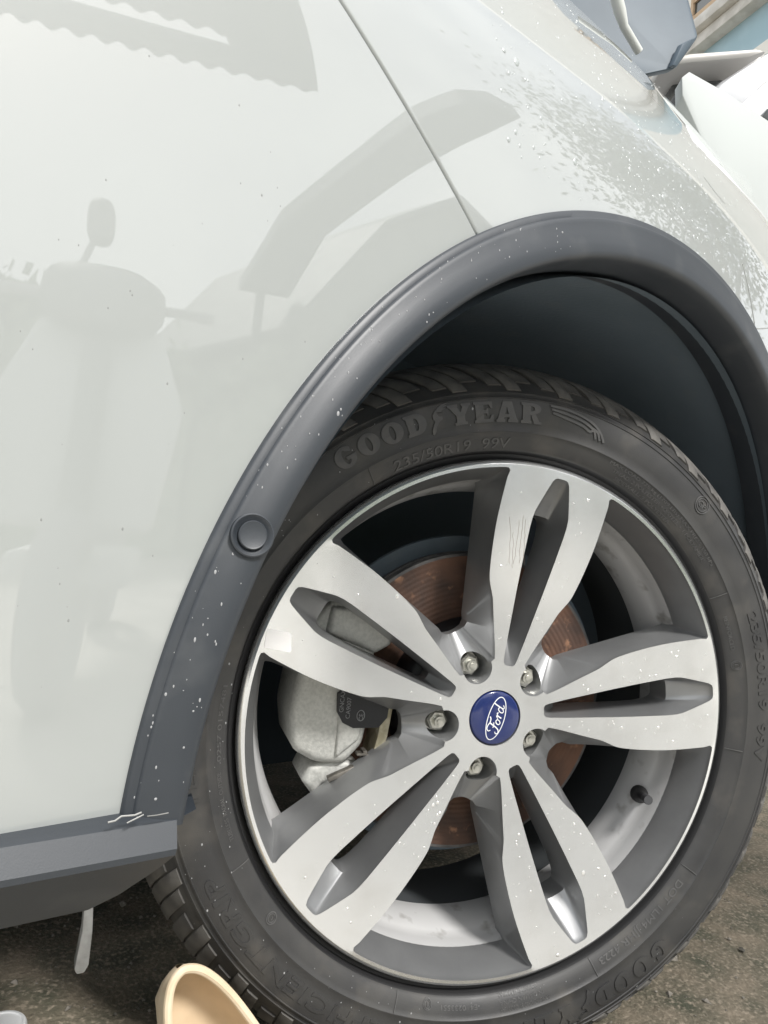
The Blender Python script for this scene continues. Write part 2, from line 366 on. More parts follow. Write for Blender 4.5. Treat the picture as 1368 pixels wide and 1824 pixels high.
# ================================================================== wheel (steered)
STEER = -math.radians(20); KP = .06
def wheel_empty_matrix(o): o.location = (0, KP, HZ); o.rotation_euler = (0, 0, STEER)
def Wp(r, th, h):       # wheel-local point: radius, angle, height outwards from the flange plane
    r, th, h = np.broadcast_arrays(np.asarray(r, float), np.asarray(th, float), np.asarray(h, float))
    return np.stack([r * np.cos(th), -KP - h, r * np.sin(th)], -1)
def hf(r): return -.016 + .020 * np.clip(np.asarray(r) / .247, 0, 1.0) ** 1.15
GA = [math.radians(9 + 72 * k) for k in range(5)]          # spoke pairs
WA = [a + math.radians(36) for a in GA]                    # windows and lug holes between them
D36 = math.radians(36)
def build_rim():
    arm = catmull([(231, 57.6), (210, 57.0), (185, 55.4), (160, 52.0), (142, 48.6), (131, 45.6), (122, 41.0), (114, 36.8), (104, 33.2), (90, 28.2), (75, 22.6), (65, 19.2), (57, 16.9)], 3) / 1000
    r = np.hypot(*arm.T); al = D36 - np.arctan2(arm[:, 1], arm[:, 0])
    arm_w = np.c_[r * np.cos(al), r * np.sin(al)]
    n_out = int((arm[:, 0] > .118).sum())
    ra = np.radians(np.linspace(0, 21.6, 14)); rim_a = np.c_[.2475 * np.cos(ra), .2475 * np.sin(ra)]
    cor = np.array([[.2470 * math.cos(math.radians(22.25)), .2470 * math.sin(math.radians(22.25))], [.2445 * math.cos(math.radians(22.6)), .2445 * math.sin(math.radians(22.6))]])
    ha = np.radians(np.linspace(88, 180, 10)); hole = np.c_[.054 + .0153 * np.cos(ha), .0153 * np.sin(ha)]
    W0 = np.vstack([rim_a, cor, arm_w, hole])
    # inner opening, point for point
    rim1 = np.c_[.2365 * np.cos(ra * .905), .2365 * np.sin(ra * .905)]
    c0 = np.array([.231 * math.cos(math.radians(19.9)), .231 * math.sin(math.radians(19.9))]); c1 = np.array([.100, .0165])
    cor1 = np.array([[.2355 * math.cos(math.radians(19.85)), .2355 * math.sin(math.radians(19.85))], c0])
    rho = arm_w[:n_out, 0]; f = (rho - rho[0]) / (rho[-1] - rho[0]); side1 = c0 + (c1 - c0) * (f * .97 + .015)[:, None]
    nap = len(arm_w) - n_out + len(hole)
    ap = resample([c1, (.0945, .0150), (.0905, .0105), (.0890, .004), (.0888, 0)], nap)
    W1 = np.vstack([rim1, cor1, side1, ap])
    k = len(W0); nr_ = len(rim1)
    h1 = np.r_[np.full(nr_, -.024), -.025, -.027, np.linspace(-.029, -.034, n_out), np.linspace(-.036, -.041, nap)]
    def full(H, h):
        lo = H[1:-1][::-1] * [1, -1]
        return np.vstack([H, lo]), np.r_[h, h[1:-1][::-1]]
    h0 = hf(np.hypot(*W0.T)); W2 = W1 * np.array([1, .985]); h2 = np.full(k, -.052)
    Wm = W0 * .93 + W1 * .07; hm = h0 * .80 + h1 * .20 - .0                 # slight draft change just below the edge
    wl = [full(W0, h0), full(Wm, hm), full(W1, h1), full(W2, h2)]
    s0 = np.array([(244, 0), (244, 4), (243, 7), (239.5, 9.3), (232, 11.8), (218, 16), (208, 18.8), (200, 19.6), (190, 19.4), (160, 17.2), (130, 14.6), (110, 12.6), (80, 9.6), (60, 7.3), (55, 6.2), (53.2, 4), (53, 0)]) / 1000
    s1 = np.array([(206, 0), (206, 5), (205.5, 9.5), (204, 11.6), (201, 13), (197, 14), (192, 14.4), (187, 14.6), (180, 14.6), (158, 13), (132, 10.6), (114, 8.8), (92, 6.6), (80, 5.2), (77, 4.2), (76, 3), (76, 0)]) / 1000
    sh0 = hf(np.hypot(*s0.T)); sh1 = np.interp(s1[:, 0], [.076, .12, .19, .206], [-.036, -.036, -.031, -.024]); sh2 = np.full(len(s1), -.052)
    sm = s0 * .93 + s1 * .07; shm = sh0 * .8 + sh1 * .2
    sl = [full(s0, sh0), full(sm, shm), full(s1, sh1), full(s1, sh2)]
    bm = bmesh.new()
    def ring(P2, h, ang):
        c, s = math.cos(ang), math.sin(ang); vs = []
        for (a, b), hh in zip(P2, h): vs.append(bm.verts.new((a * c - b * s, -KP - hh, a * s + b * c)))
        return vs
    def bridge(A_, B_, mi):
        for i in range(len(A_)):
            j = (i + 1) % len(A_); f = bm.faces.new((A_[i], A_[j], B_[j], B_[i])); f.material_index = mi; f.smooth = True
    def circ(rr, h, n=180):
        return [bm.verts.new((rr * math.cos(2 * PI * i / n), -KP - h, rr * math.sin(2 * PI * i / n))) for i in range(n)]
    front, back = [], []
    for ang in WA:
        R = [ring(*q, ang) for q in wl]
        for i in range(3): bridge(R[i], R[i + 1], 1)
        front.append(R[0]); back.append(R[-1])
    for ang in GA:
        R = [ring(*q, ang) for q in sl]
        for i in range(3): bridge(R[i], R[i + 1], 1)
        front.append(R[0]); back.append(R[-1])
    lip = [(.2505, .0040), (.2530, .0028), (.2546, .0004), (.2548, -.004), (.2545, -.012), (.240, -.022), (.2372, -.052)]
    Lr = [circ(*q) for q in lip]
    for i in range(len(lip) - 1): bridge(Lr[i], Lr[i + 1], 0 if i < 3 else 1)
    hubp = [(.0278, float(hf(.0278))), (.0272, -.0165), (.0270, -.052)]
    Hr = [circ(*q, 60) for q in hubp]
    for i in range(2): bridge(Hr[i], Hr[i + 1], 1)
    front += [Lr[0], Hr[0]]; back += [Lr[-1], Hr[-1]]
    for loops, mi in ((front, 0), (back, 1)):
        save = {}; ed = []
        for lp in loops:
            for v in lp: save[v] = v.co.y; v.co.y = 0
            for i in range(len(lp)):
                e = bm.edges.get((lp[i], lp[(i + 1) % len(lp)])); ed.append(e)
        res = bmesh.ops.triangle_fill(bm, edges=ed, use_beauty=True, normal=(0, -1, 0))
        for g in res['geom']:
            if isinstance(g, bmesh.types.BMFace): g.material_index = mi; g.smooth = True
        for v, y in save.items(): v.co.y = y
    bmesh.ops.recalc_face_normals(bm, faces=bm.faces)
    me = bpy.data.meshes.new('alloy_wheel'); bm.to_mesh(me); bm.free()
    me.materials.append(M_mach); me.materials.append(M_wheel_grey)
    o = link(bpy.data.objects.new('alloy_wheel', me), car)
    # lug holes
    cb = MB()
    for a in WA:
        ang = np.linspace(0, 2 * PI, 48, endpoint=False); c = np.array([.054 * math.cos(a), 0, .054 * math.sin(a)])
        mkring = lambda rr, y: [c + np.array([rr * math.cos(t), y, rr * math.sin(t)]) for t in ang]
        cb.prism(mkring(.0152, -KP - .02), mkring(.0134, -KP + .0475))
    co = cb.build('lug_cutter', M_wheel_grey, None, False); co.data.materials.clear(); co.data.materials.append(M_mach); co.data.materials.append(M_wheel_grey)
    co.data.polygons.foreach_set('material_index', [1] * len(co.data.polygons))
    md = o.modifiers.new('b', 'BOOLEAN'); md.operation = 'DIFFERENCE'; md.object = co; md.solver = 'EXACT'
    bpy.context.view_layer.update()
    dg = bpy.context.evaluated_depsgraph_get(); me2 = bpy.data.meshes.new_from_object(o.evaluated_get(dg))
    o.modifiers.clear(); o.data = me2; me2.name = 'alloy_wheel'
    bpy.data.objects.remove(co)
    me2.polygons.foreach_set('use_smooth', [True] * len(me2.polygons)); me2.set_sharp_from_angle(angle=math.radians(40))
    bm = bmesh.new(); bm.from_mesh(me2); bm.normal_update()
    for e in bm.edges:
        if len(e.link_faces) == 2:
            fa, fb = [f.normal.y < -.975 and f.material_index == 0 for f in e.link_faces]
            if fa != fb: e.smooth = False
    bm.to_mesh(me2); bm.free()
    wheel_empty_matrix(o)
    return o
wheel = build_rim()
def wlathe(name, prof, mat, parent, n=200, angle=40, mats=None, fm=None, flip=False):
    th = np.linspace(0, 2 * PI, n, endpoint=False); P = np.stack([Wp(r, th, h) for r, h in prof])
    V, F = grid(P, wrap_v=True)
    fmat = None
    if fm is not None: fmat = [fm[i] for i in range(len(prof) - 1) for _ in range(n)]
    return mk(name, V, F, mat, parent, True, angle, mats=mats, fmat=fmat)
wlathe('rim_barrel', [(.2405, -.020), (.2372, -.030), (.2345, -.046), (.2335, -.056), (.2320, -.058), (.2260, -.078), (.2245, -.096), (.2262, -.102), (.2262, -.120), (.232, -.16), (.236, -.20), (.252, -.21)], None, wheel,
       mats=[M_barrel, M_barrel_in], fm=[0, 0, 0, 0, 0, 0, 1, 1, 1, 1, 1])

# tyre -------------------------------------------------------------
HS = [(.2540, -.010), (.2552, -.0075), (.2605, -.0055), (.2618, -.0010), (.2630, .0024), (.2655, .0048), (.270, .0076), (.276, .0103), (.2800, .0117), (.2806, .0126), (.2818, .0127), (.2826, .0122), (.290, .0138), (.298, .0143), (.306, .0139), (.3118, .0128), (.3124, .0136), (.3136, .0133), (.3142, .0121), (.3172, .0112), (.3178, .0120), (.3190, .0113), (.3198, .0100), (.324, .0070), (.330, .0005), (.336, -.0075), (.342, -.0180), (.3470, -.0290), (.3505, -.041), (.3525, -.058)]
hsr = np.array(HS)
def hs(r): return np.interp(r, hsr[:, 0], hsr[:, 1])
prof = list(HS) + [(.3530, -.064), (.3465, -.066), (.3465, -.074), (.3545, -.076), (.3552, -.100), (.3480, -.102), (.3480, -.110), (.3550, -.112), (.3535, -.150), (.347, -.180), (.335, -.199), (.31, -.213), (.285, -.214), (.262, -.205), (.252, -.198)]
tyre = wlathe('tyre', prof, None, wheel, 288, 50, mats=[M_rubber, M_dark_bead], fm=[1, 1, 1, 1] + [0] * (len(prof) - 5))
# shoulder tread blocks: one pitch, copied round the tyre
def block_mesh():
    pr_ = hsr[(hsr[:, 0] >= .3198)]; pr_ = np.vstack([pr_, [(.3532, -.0635)]])
    d = np.gradient(pr_, axis=0); nn = np.c_[-d[:, 1], d[:, 0]]; nn = np.c_[-nn[:, 0], -nn[:, 1]]
    nn = np.c_[-d[:, 1], d[:, 0]]; nn /= np.linalg.norm(nn, axis=1)[:, None]
    if nn[2, 0] < 0: nn = -nn
    path = resample(pr_, 14); t = np.linspace(0, 1, 14)
    nrm = np.c_[np.interp(t, np.linspace(0, 1, len(nn)), nn[:, 0]), np.interp(t, np.linspace(0, 1, len(nn)), nn[:, 1])]
    mb = MB(); pitch = math.radians(10.0)
    def bar(f0, f1, i0, hgt):
        ids = list(range(i0, 14)); top, bot = [], []
        for i in ids:
            skew = math.radians(7.5) * t[i] ** 1.1
            sc2 = .5 * math.exp(-((i - i0) / 1.0) ** 2)
            up = hgt * min(1, .55 + (i - i0) * .25)
            for row, off in ((top, up), (bot, -.002)):
                line = []
                for k, f in enumerate((f0, f0 + .03, f1 - .03, f1)):
                    o2 = off - (.0010 if (k in (0, 3) and off > 0) else 0)
                    rr, hh = path[i] + nrm[i] * o2
                    line.append(Wp(rr, pitch * f + skew, hh))
                row.append(line)
        T = np.array(top); B = np.array(bot); n = len(ids)
        V = np.vstack([T.reshape(-1, 3), B.reshape(-1, 3)]); F = []; o = n * 4
        for i in range(n - 1):
            for k in range(3): F.append((i * 4 + k, i * 4 + k + 1, (i + 1) * 4 + k + 1, (i + 1) * 4 + k))
            F.append((i * 4, (i + 1) * 4, o + (i + 1) * 4, o + i * 4)); F.append((i * 4 + 3, o + i * 4 + 3, o + (i + 1) * 4 + 3, (i + 1) * 4 + 3))
        for k in range(3): F.append((k, o + k, o + k + 1, k + 1)); e = (n - 1) * 4; F.append((e + k, e + k + 1, o + e + k + 1, o + e + k))
        mb.add(V, F)
    # base bar low on the shoulder joins three ribs split by sipes
    bar(.00, .30, 2, .0034); bar(.335, .60, 0, .0034); bar(.635, .88, 1, .0034)
    # low step rib along the foot of the block
    return mb
b0 = block_mesh().build('tread_block', M_tread, wheel, True, 40)
for k in range(1, 36):
    c = b0.copy(); COL.objects.link(c); c.parent = wheel; c.rotation_euler = (0, -math.radians(10.0 * k), 0)

# sidewall writing --------------------------------------------------
def eval_curve(cu):
    o = bpy.data.objects.new('tmp', cu); COL.objects.link(o); bpy.context.view_layer.update()
    dg = bpy.context.evaluated_depsgraph_get(); me = bpy.data.meshes.new_from_object(o.evaluated_get(dg)); bpy.data.objects.remove(o)
    V = np.array([v.co[:] for v in me.vertices]) if len(me.vertices) else np.zeros((0, 3)); F = [tuple(p.vertices) for p in me.polygons]
    return V, F
def text_geo(body, size, ext, bold=0., spacing=1., shear=0.):
    cu = bpy.data.curves.new('t', 'FONT'); cu.body = body; cu.size = size; cu.extrude = ext; cu.offset = bold; cu.space_character = spacing; cu.shear = shear; cu.resolution_u = 3
    return eval_curve(cu)
def poly_geo(polys, ext):
    cu = bpy.data.curves.new('t', 'CURVE'); cu.dimensions = '2D'; cu.fill_mode = 'BOTH'; cu.extrude = ext
    for p in polys:
        s = cu.splines.new('POLY'); s.points.add(len(p) - 1); s.use_cyclic_u = True
        for i, (x, y) in enumerate(p): s.points[i].co = (x, y, 0, 1)
    return eval_curve(cu)
def wrap(V, r0, th0, lift, hfun=hs):
    r = r0 + V[:, 1]; th = th0 - V[:, 0] / (r0 + .008)
    return Wp(r, th, hfun(r) + V[:, 2] + lift)
def sidewall_text(name, body, size, r0, th0, th1, ext=.0005, bold=0., mat=None, shear=0.):
    V, F = text_geo(body, size, ext, bold, 1., shear)
    wdt = V[:, 0].max() - V[:, 0].min(); V[:, 0] -= V[:, 0].min()
    if th1 is not None: V[:, 0] *= math.radians(th0 - th1) * (r0 + .008) / wdt
    return mk(name, wrap(V, r0, math.radians(th0), ext * .6), F, mat or M_letter, wheel, False)
def ell(cx, cy, rx, ry, n=28, a0=0, a1=360):
    t = np.radians(np.linspace(a0, a1, n, endpoint=(a1 - a0) % 360 != 0)); return [(cx + rx * math.cos(q), cy + ry * math.sin(q)) for q in t]
def glyphs():
    G = {}
    G['O'] = (1.0, [ell(.5, .5, .5, .5), ell(.5, .5, .13, .34)])
    G['G'] = (1.0, [ell(.5, .5, .5, .5, 22, 48, 325) + [(.98, .50), (.50, .50), (.50, .36), (.66, .33), (.62, .22)] + ell(.5, .5, .14, .34, 10, 300, 75)[0:10] + [(.62, .74), (.80, .66)]])
    G['D'] = (.98, [[(0, 0), (0, .12), (.08, .14), (.08, .86), (0, .88), (0, 1), (.5, 1)] + ell(.5, .5, .46, .5, 14, 85, -85) + [(.5, 0)], [(.42, .2), (.42, .8)] + ell(.46, .5, .13, .3, 8, 75, -75)])
    G['Y'] = (1.05, [[(0, 1), (.46, 1), (.46, .88), (.42, .86), (.55, .62), (.68, .86), (.62, .88), (.62, 1), (1.05, 1), (1.05, .88), (.98, .86), (.74, .44), (.74, .14), (.84, .12), (.84, 0), (.24, 0), (.24, .12), (.34, .14), (.34, .44), (.07, .86), (0, .88)]])
    G['E'] = (.92, [[(0, 0), (0, .12), (.08, .14), (.08, .86), (0, .88), (0, 1), (.88, 1), (.88, .68), (.78, .68), (.72, .84), (.46, .84), (.46, .59), (.58, .59), (.60, .68), (.68, .68), (.68, .34), (.60, .34), (.58, .43), (.46, .43), (.46, .16), (.74, .16), (.82, .36), (.92, .36), (.92, 0)]])
    G['A'] = (1.08, [[(0, 0), (0, .12), (.06, .13), (.34, 1), (.76, 1), (1.02, .13), (1.08, .12), (1.08, 0), (.58, 0), (.58, .12), (.64, .14), (.62, .24), (.40, .24), (.37, .14), (.43, .12), (.43, 0)], [(.43, .38), (.60, .38), (.52, .74)]])
    G['R'] = (1.05, [[(0, 0), (0, .12), (.08, .14), (.08, .86), (0, .88), (0, 1), (.62, 1)] + ell(.62, .74, .34, .26, 9, 80, -60) + [(.70, .48), (.92, .14), (1.05, .12), (1.05, 0), (.68, 0), (.48, .42), (.46, .42), (.46, .14), (.54, .12), (.54, 0)], [(.46, .60), (.46, .84)] + ell(.54, .72, .11, .12, 6, 80, -80)])
    # winged foot between the two halves of the word
    G['*'] = (.78, [[(.10, -.22), (.20, -.10), (.26, .10), (.40, .30), (.60, .42), (.62, .56), (.46, .58), (.40, .72), (.36, .92), (.18, .70), (.16, .52), (.24, .40), (.14, .22), (.04, .02), (.02, -.16)],
                    [(.30, .80), (.46, .98), (.72, 1.12), (1.02, 1.16), (.80, 1.06), (.96, 1.04), (.70, .94), (.84, .90), (.62, .82), (.70, .76), (.50, .70)]])
    return G
GL = glyphs()
def big_word(name, r0, th0, th1, hgt, mat):
    seq = 'GOOD*YEAR'; gapw = .13; tot = sum(GL[c][0] for c in seq) + gapw * (len(seq) - 1)
    mb = MB(); x = 0; k = math.radians(th0 - th1) * (r0 + .008) / tot
    for c in seq:
        wd, polys = GL[c]; V, F = poly_geo([[(px, py) for px, py in p] for p in polys], .0006)
        V = V * np.array([k, hgt, 1]); V[:, 0] += x * k; x += wd + gapw
        mb.add(wrap(V, r0, math.radians(th0), .0006), F)
    return mk(name, mb.v, mb.f, mat, wheel, False)
big_word('raised_lettering', .2895, 130.2, 89.3, .0195, M_letter)
big_word('raised_lettering', .2895, -47, -88, .0195, M_rubber)
def stripe_band(name, polyline, wdt, mat=M_letter):
    P = np.array(polyline, float); Pc = catmull(P, 6); V = []; F = []
    for i, (r, th) in enumerate(Pc):
        a = Pc[max(i - 1, 0)]; b = Pc[min(i + 1, len(Pc) - 1)]
        d = np.array([(b[0] - a[0]), math.radians(b[1] - a[1]) * r]); d /= np.linalg.norm(d); n = np.array([-d[1], d[0]])
        for s in (-1, 1):
            rr = r + s * n[0] * wdt / 2; tt = math.radians(th) + s * n[1] * wdt / 2 / r
            V += [Wp(rr, tt, hs(rr) - .0005), Wp(rr, tt, hs(rr) + .0011)]
        if i: o = i * 4; F += [(o - 3, o - 1, o + 3, o + 1), (o - 4, o - 3, o + 1, o), (o - 2, o + 2, o + 3, o - 1)]
    return mk(name, V, F, mat, wheel, False, recalc=True)
for s in range(3):
    d = s * .0042
    stripe_band('wing_stripe', [(.3095 - d * .75, 87.8 - s * .3), (.3092 - d, 84.5), (.3072 - d * 1.05, 81.0 - s * .1), (.3035 - d * .95, 78.4 + s * .35), (.2975, 76.6 + s * .75), (.2905, 75.4 + s * .95)], .0024)
for a0, a1 in ((125.4, 125.4), (31, 31), (-4.6, -4.6), (-32.8, -32.8), (-62.8, -62.8), (-107.9, -107.9), (-152, -152)):
    stripe_band('mould_line', [(.2635, a0), (.270, a0), (.2795, a1)], .0007)
sidewall_text('size_lettering', '235/50R19  99V', .0135, .2655, 120.5, 95.2, .0005)
sidewall_text('size_lettering', '235/50R19  99V', .016, .2935, 25, -6, .0005, .0003, M_rubber)
sidewall_text('model_lettering', 'EFFICIENTGRIP', .021, .2900, -109, -153, .0005, .0004, M_rubber)
sidewall_text('model_lettering', 'PERFORMANCE', .017, .2900, -166, -200, .0005, .0003, M_rubber)
sidewall_text('code_lettering', 'DOT 1LM4 JJHR 4223', .0085, .2680, -36, -61, .0004)
for i, s_ in enumerate(['MAX LOAD 775 kg (1709 LBS) MAX PRESS 350 kPa', 'TREAD: 2 POLYESTER + 2 STEEL + 1 POLYAMIDE', 'SIDEWALL: 2 POLYESTER']):
    sidewall_text('fine_lettering', s_, .0045, .2760 - i * .0055, 72 - i * 1.5, (38 + i * 2) if i < 2 else 52, .0003)
for i, s_ in enumerate(['MANUFACTURED BY GOODYEAR', 'IN DALIAN CHINA', 'DESIGNED BY GOODYEAR']):
    sidewall_text('fine_lettering', s_, .0048, .2745 - i * .0055, -74 - i * 1.0, -85, .0003)
sidewall_text('fine_lettering', 'E4  0233551', .0055, .2690, -90, -98, .0003)
sidewall_text('fine_lettering', '0257 0157481', .0055, .2680, -172, -186, .0003)
sidewall_text('fine_lettering', 'TUBELESS  RADIAL  OUTSIDE', .0050, .2690, -157, -170, .0003)
sidewall_text('fine_lettering', 'REINFORCED', .0050, .2690, 26, 18, .0003)
def ring_mark(r0, th0, rad, wdt, inner):
    polys = [ell(0, 0, rad, rad), ell(0, 0, rad - wdt, rad - wdt), ell(0, 0, rad - 2 * wdt, rad - 2 * wdt, 20), ell(0, 0, rad - 2.8 * wdt, rad - 2.8 * wdt, 20)]
    V, F = poly_geo(polys, .0005); mb = MB().add(wrap(V, r0, math.radians(th0), .0004), F)
    V, F = text_geo(inner, rad * .95, .0004); V[:, 0] -= V[:, 0].mean(); V[:, 1] -= V[:, 1].mean(); mb.add(wrap(V, r0, math.radians(th0), .0004), F)
    mk('ring_mark', mb.v, mb.f, M_letter, wheel, False)
ring_mark(.3040, 49.8, .0095, .0011, 'GP'); ring_mark(.2720, 14.5, .0052, .0007, 'E'); ring_mark(.2715, -140, .005, .0007, 'e'); ring_mark(.2690, -101, .0045, .0006, 'S')

# centre cap and emblem ---------------------------------------------
capm = wlathe('centre_cap', [(.0268, -.030), (.0268, -.0160), (.0262, -.0145), (.0250, -.0138), (.018, -.0128), (.009, -.0123), (.00005, -.0121)], M_blue, wheel, 64, 60)
def cap_h(r): return np.interp(r, [0, .009, .018, .025, .0262], [-.0121, -.0123, -.0128, -.0138, -.0145])
EA = math.radians(77)
def emb(u, v, lift=.0003):
    a = u * math.cos(EA) - v * math.sin(EA); b = u * math.sin(EA) + v * math.cos(EA); r = np.hypot(a, b)
    return Wp(r, np.arctan2(b, a), cap_h(r) + lift)
def ribbon(mb, P, wdts, closed=False, lift=.0003):
    P = np.array(P, float); n = len(P); V = []; F = []
    for i in range(n):
        a = P[(i - 1) % n if closed else max(i - 1, 0)]; b = P[(i + 1) % n if closed else min(i + 1, n - 1)]
        d = (b - a) / (np.linalg.norm(b - a) + 1e-9); nn = np.array([-d[1], d[0]]); wd = wdts[i] if hasattr(wdts, '__len__') else wdts
        for s in (-1, 1): V.append(emb(*(P[i] + s * nn * wd / 2), lift))
    for i in range(n if closed else n - 1):
        j = (i + 1) % n; F.append((2 * i, 2 * j, 2 * j + 1, 2 * i + 1))
    mb.add(V, F)
mb = MB()
ribbon(mb, [(.0215 * math.cos(t), .0088 * math.sin(t)) for t in np.linspace(0, 2 * PI, 64, endpoint=False)], .0009, True)
S = .0205
def stroke(pts, w0=.0011, w1=None):
    Pc = catmull(np.array(pts) * S, 7); t = np.linspace(0, 1, len(Pc)); ribbon(mb, Pc, w0 + ((w1 if w1 else w0) - w0) * t)
stroke([(-.60, .10), (-.66, .20), (-.58, .30), (-.42, .31), (-.25, .25), (-.08, .26), (.02, .33)], .0009, .0012)      # F top flourish
stroke([(-.27, .24), (-.33, .08), (-.40, -.12), (-.50, -.28), (-.64, -.32), (-.70, -.22), (-.62, -.14)], .0015, .0008)   # F stem
stroke([(-.46, .02), (-.33, .02), (-.20, .06)], .0009)                                                                 # F bar
stroke([(-.12, -.02), (-.22, -.10), (-.24, -.22), (-.15, -.27), (-.05, -.18), (-.04, -.06), (-.12, -.02), (.0, -.08), (.08, -.02)], .0011, .0007)  # o
stroke([(.08, -.02), (.14, .01), (.12, -.12), (.08, -.26)], .0010, .0013); stroke([(.12, -.12), (.18, -.02), (.26, .02), (.30, -.03)], .0008, .0012)   # r
stroke([(.56, .0), (.46, .02), (.36, -.08), (.34, -.22), (.42, -.27), (.52, -.18), (.58, -.02)], .0010, .0008)             # d bowl
stroke([(.70, .34), (.64, .18), (.57, -.06), (.54, -.22), (.60, -.26), (.70, -.18)], .0013, .0008)                         # d stem
mk('emblem', mb.v, mb.f, M_white, wheel, False)

# lug nuts ----------------------------------------------------------
def nut_mesh():
    mb = MB(); ang = [2 * PI * k / 6 for k in range(6)]
    hexr = lambda r, h: [np.array([r * math.cos(t), -h, r * math.sin(t)]) for t in ang]
    mb.prism(hexr(.0108, 0), hexr(.0108, .013))
    mb.prism(hexr(.0106, .0130), hexr(.0088, .0150))
    a2 = np.linspace(0, 2 * PI, 20, endpoint=False); cr = lambda r, h: [np.array([r * math.cos(t), -h, r * math.sin(t)]) for t in a2]
    mb.prism(cr(.0132, -.003), cr(.0126, .0012)); mb.prism(cr(.0060, .014), cr(.0054, .0205)); mb.prism(cr(.0030, .0206), cr(.0028, .0212))
    return mb
n0 = nut_mesh().build('lug_nut', M_nut, wheel, True, 30)
for k, a in enumerate(WA):
    o = n0 if k == 0 else n0.copy()
    if k: COL.objects.link(o); o.parent = wheel
    o.location = (.054 * math.cos(a), -KP + .0465, .054 * math.sin(a)); o.rotation_euler = (0, .35 + k * .9, 0)

# valve -------------------------------------------------------------
vd = Vector((math.cos(math.radians(-24)), 0, math.sin(math.radians(-24))))
vb = vd * .2285 + Vector((0, -KP + .058, 0)); ax = Vector((0, -.86, 0)) - vd * .36; ax.normalize()
pt = lambda d: vb + ax * d
MB().tube([pt(-.004), pt(.000), pt(.004), pt(.007), pt(.009), pt(.024)], [.0095, .0095, .0088, .0062, .0052, .0046], 16).build('valve_stem', M_valve, wheel, True, 40)
MB().tube([pt(.0235), pt(.024), pt(.034), pt(.035)], [.0042, .0052, .0050, .0046], 14).build('valve_cap', M_cap_grey, wheel, True, 40)

# sticker and scuff on the spokes -------------------------------------
def face_pts(px):       # pixel -> wheel face
    o = np.array([0, KP, HZ]); c, s = math.cos(-STEER), math.sin(-STEER)
    inv = lambda v: np.array([v[0] * c - v[1] * s, v[0] * s + v[1] * c, v[2]])
    C0 = inv(CAM - o); R0 = inv(ray(px)); h = 0.
    for _ in range(12):
        t = (-KP - h - C0[1]) / R0[1]; P_ = C0 + R0 * t; h = float(hf(np.hypot(P_[0], P_[2])))
    return P_
def on_face(px, lift=.0004): P_ = face_pts(px); return P_ + np.array([0, -lift, 0])
c = np.array([474, 1141]); st = []
for (cx, cy), a0 in (((479, 1124), 200), ((515, 1131), 290), ((515, 1158), 20), ((475, 1150), 110)):
    for a in np.radians(np.linspace(a0 - 5, a0 + 75, 5)):
        st.append(on_face((cx + 4 * math.cos(a) + (0), cy + 4 * math.sin(a)), .0005))
cc = np.mean(st, 0); od = np.argsort([math.atan2(p[2] - cc[2], p[0] - cc[0]) for p in st]); st = [st[i] for i in od]
MB().prism(st, [p + np.array([0, .0006, 0]) for p in st]).build('sticker', M_sticker, wheel, False)
mb = MB()
for sx in (909, 914, 921, 929, 935):
    y0, y1 = rng.uniform(915, 950), rng.uniform(1000, 1012)
    ys = np.linspace(y0, y1, 12); xs = sx + np.cumsum(rng.normal(0, .9, 12)); xs = sx + (xs - xs.mean())
    mb.tube([on_face((x - .02 * (y - y0), y), .0001) for x, y in zip(xs, ys)], .00014, 4)
mb.build('scuff_mark', M_scuff, wheel)

# brake disc ---------------------------------------------------------
def blathe(name, prof, mat, parent, n=120, own=False, **k):
    o = wlathe(name, prof, mat, parent, n, **k)
    if own: wheel_empty_matrix(o)
    return o
disc = blathe('brake_disc', [(.090, -.085), (.094, -.0838), (.1545, -.0835), (.1556, -.0840)], M_rust, car, own=True)
blathe('disc_edge', [(.1556, -.0840), (.1585, -.0845), (.1592, -.087), (.1592, -.094), (.150, -.0945), (.150, -.1025), (.1592, -.103), (.1590, -.111), (.09, -.112)], M_iron, disc)
blathe('disc_hat', [(.091, -.086), (.0885, -.072), (.085, -.0605), (.081, -.0575), (.033, -.0565), (.0325, -.054), (.0001, -.0535)], M_cast_dark, disc)
blathe('dust_shield', [(.05, -.122), (.13, -.1215), (.166, -.119), (.175, -.117), (.176, -.121)], M_liner, disc)
# suspension knuckle mass behind
mb = MB(); mb.box((0, .14, .0), (.13, .10, .22)); mb.tube([(-.02, .12, -.09), (.02, .45, -.10)], [.025, .03], 12)
o = mb.build('knuckle', M_black, car); wheel_empty_matrix(o)

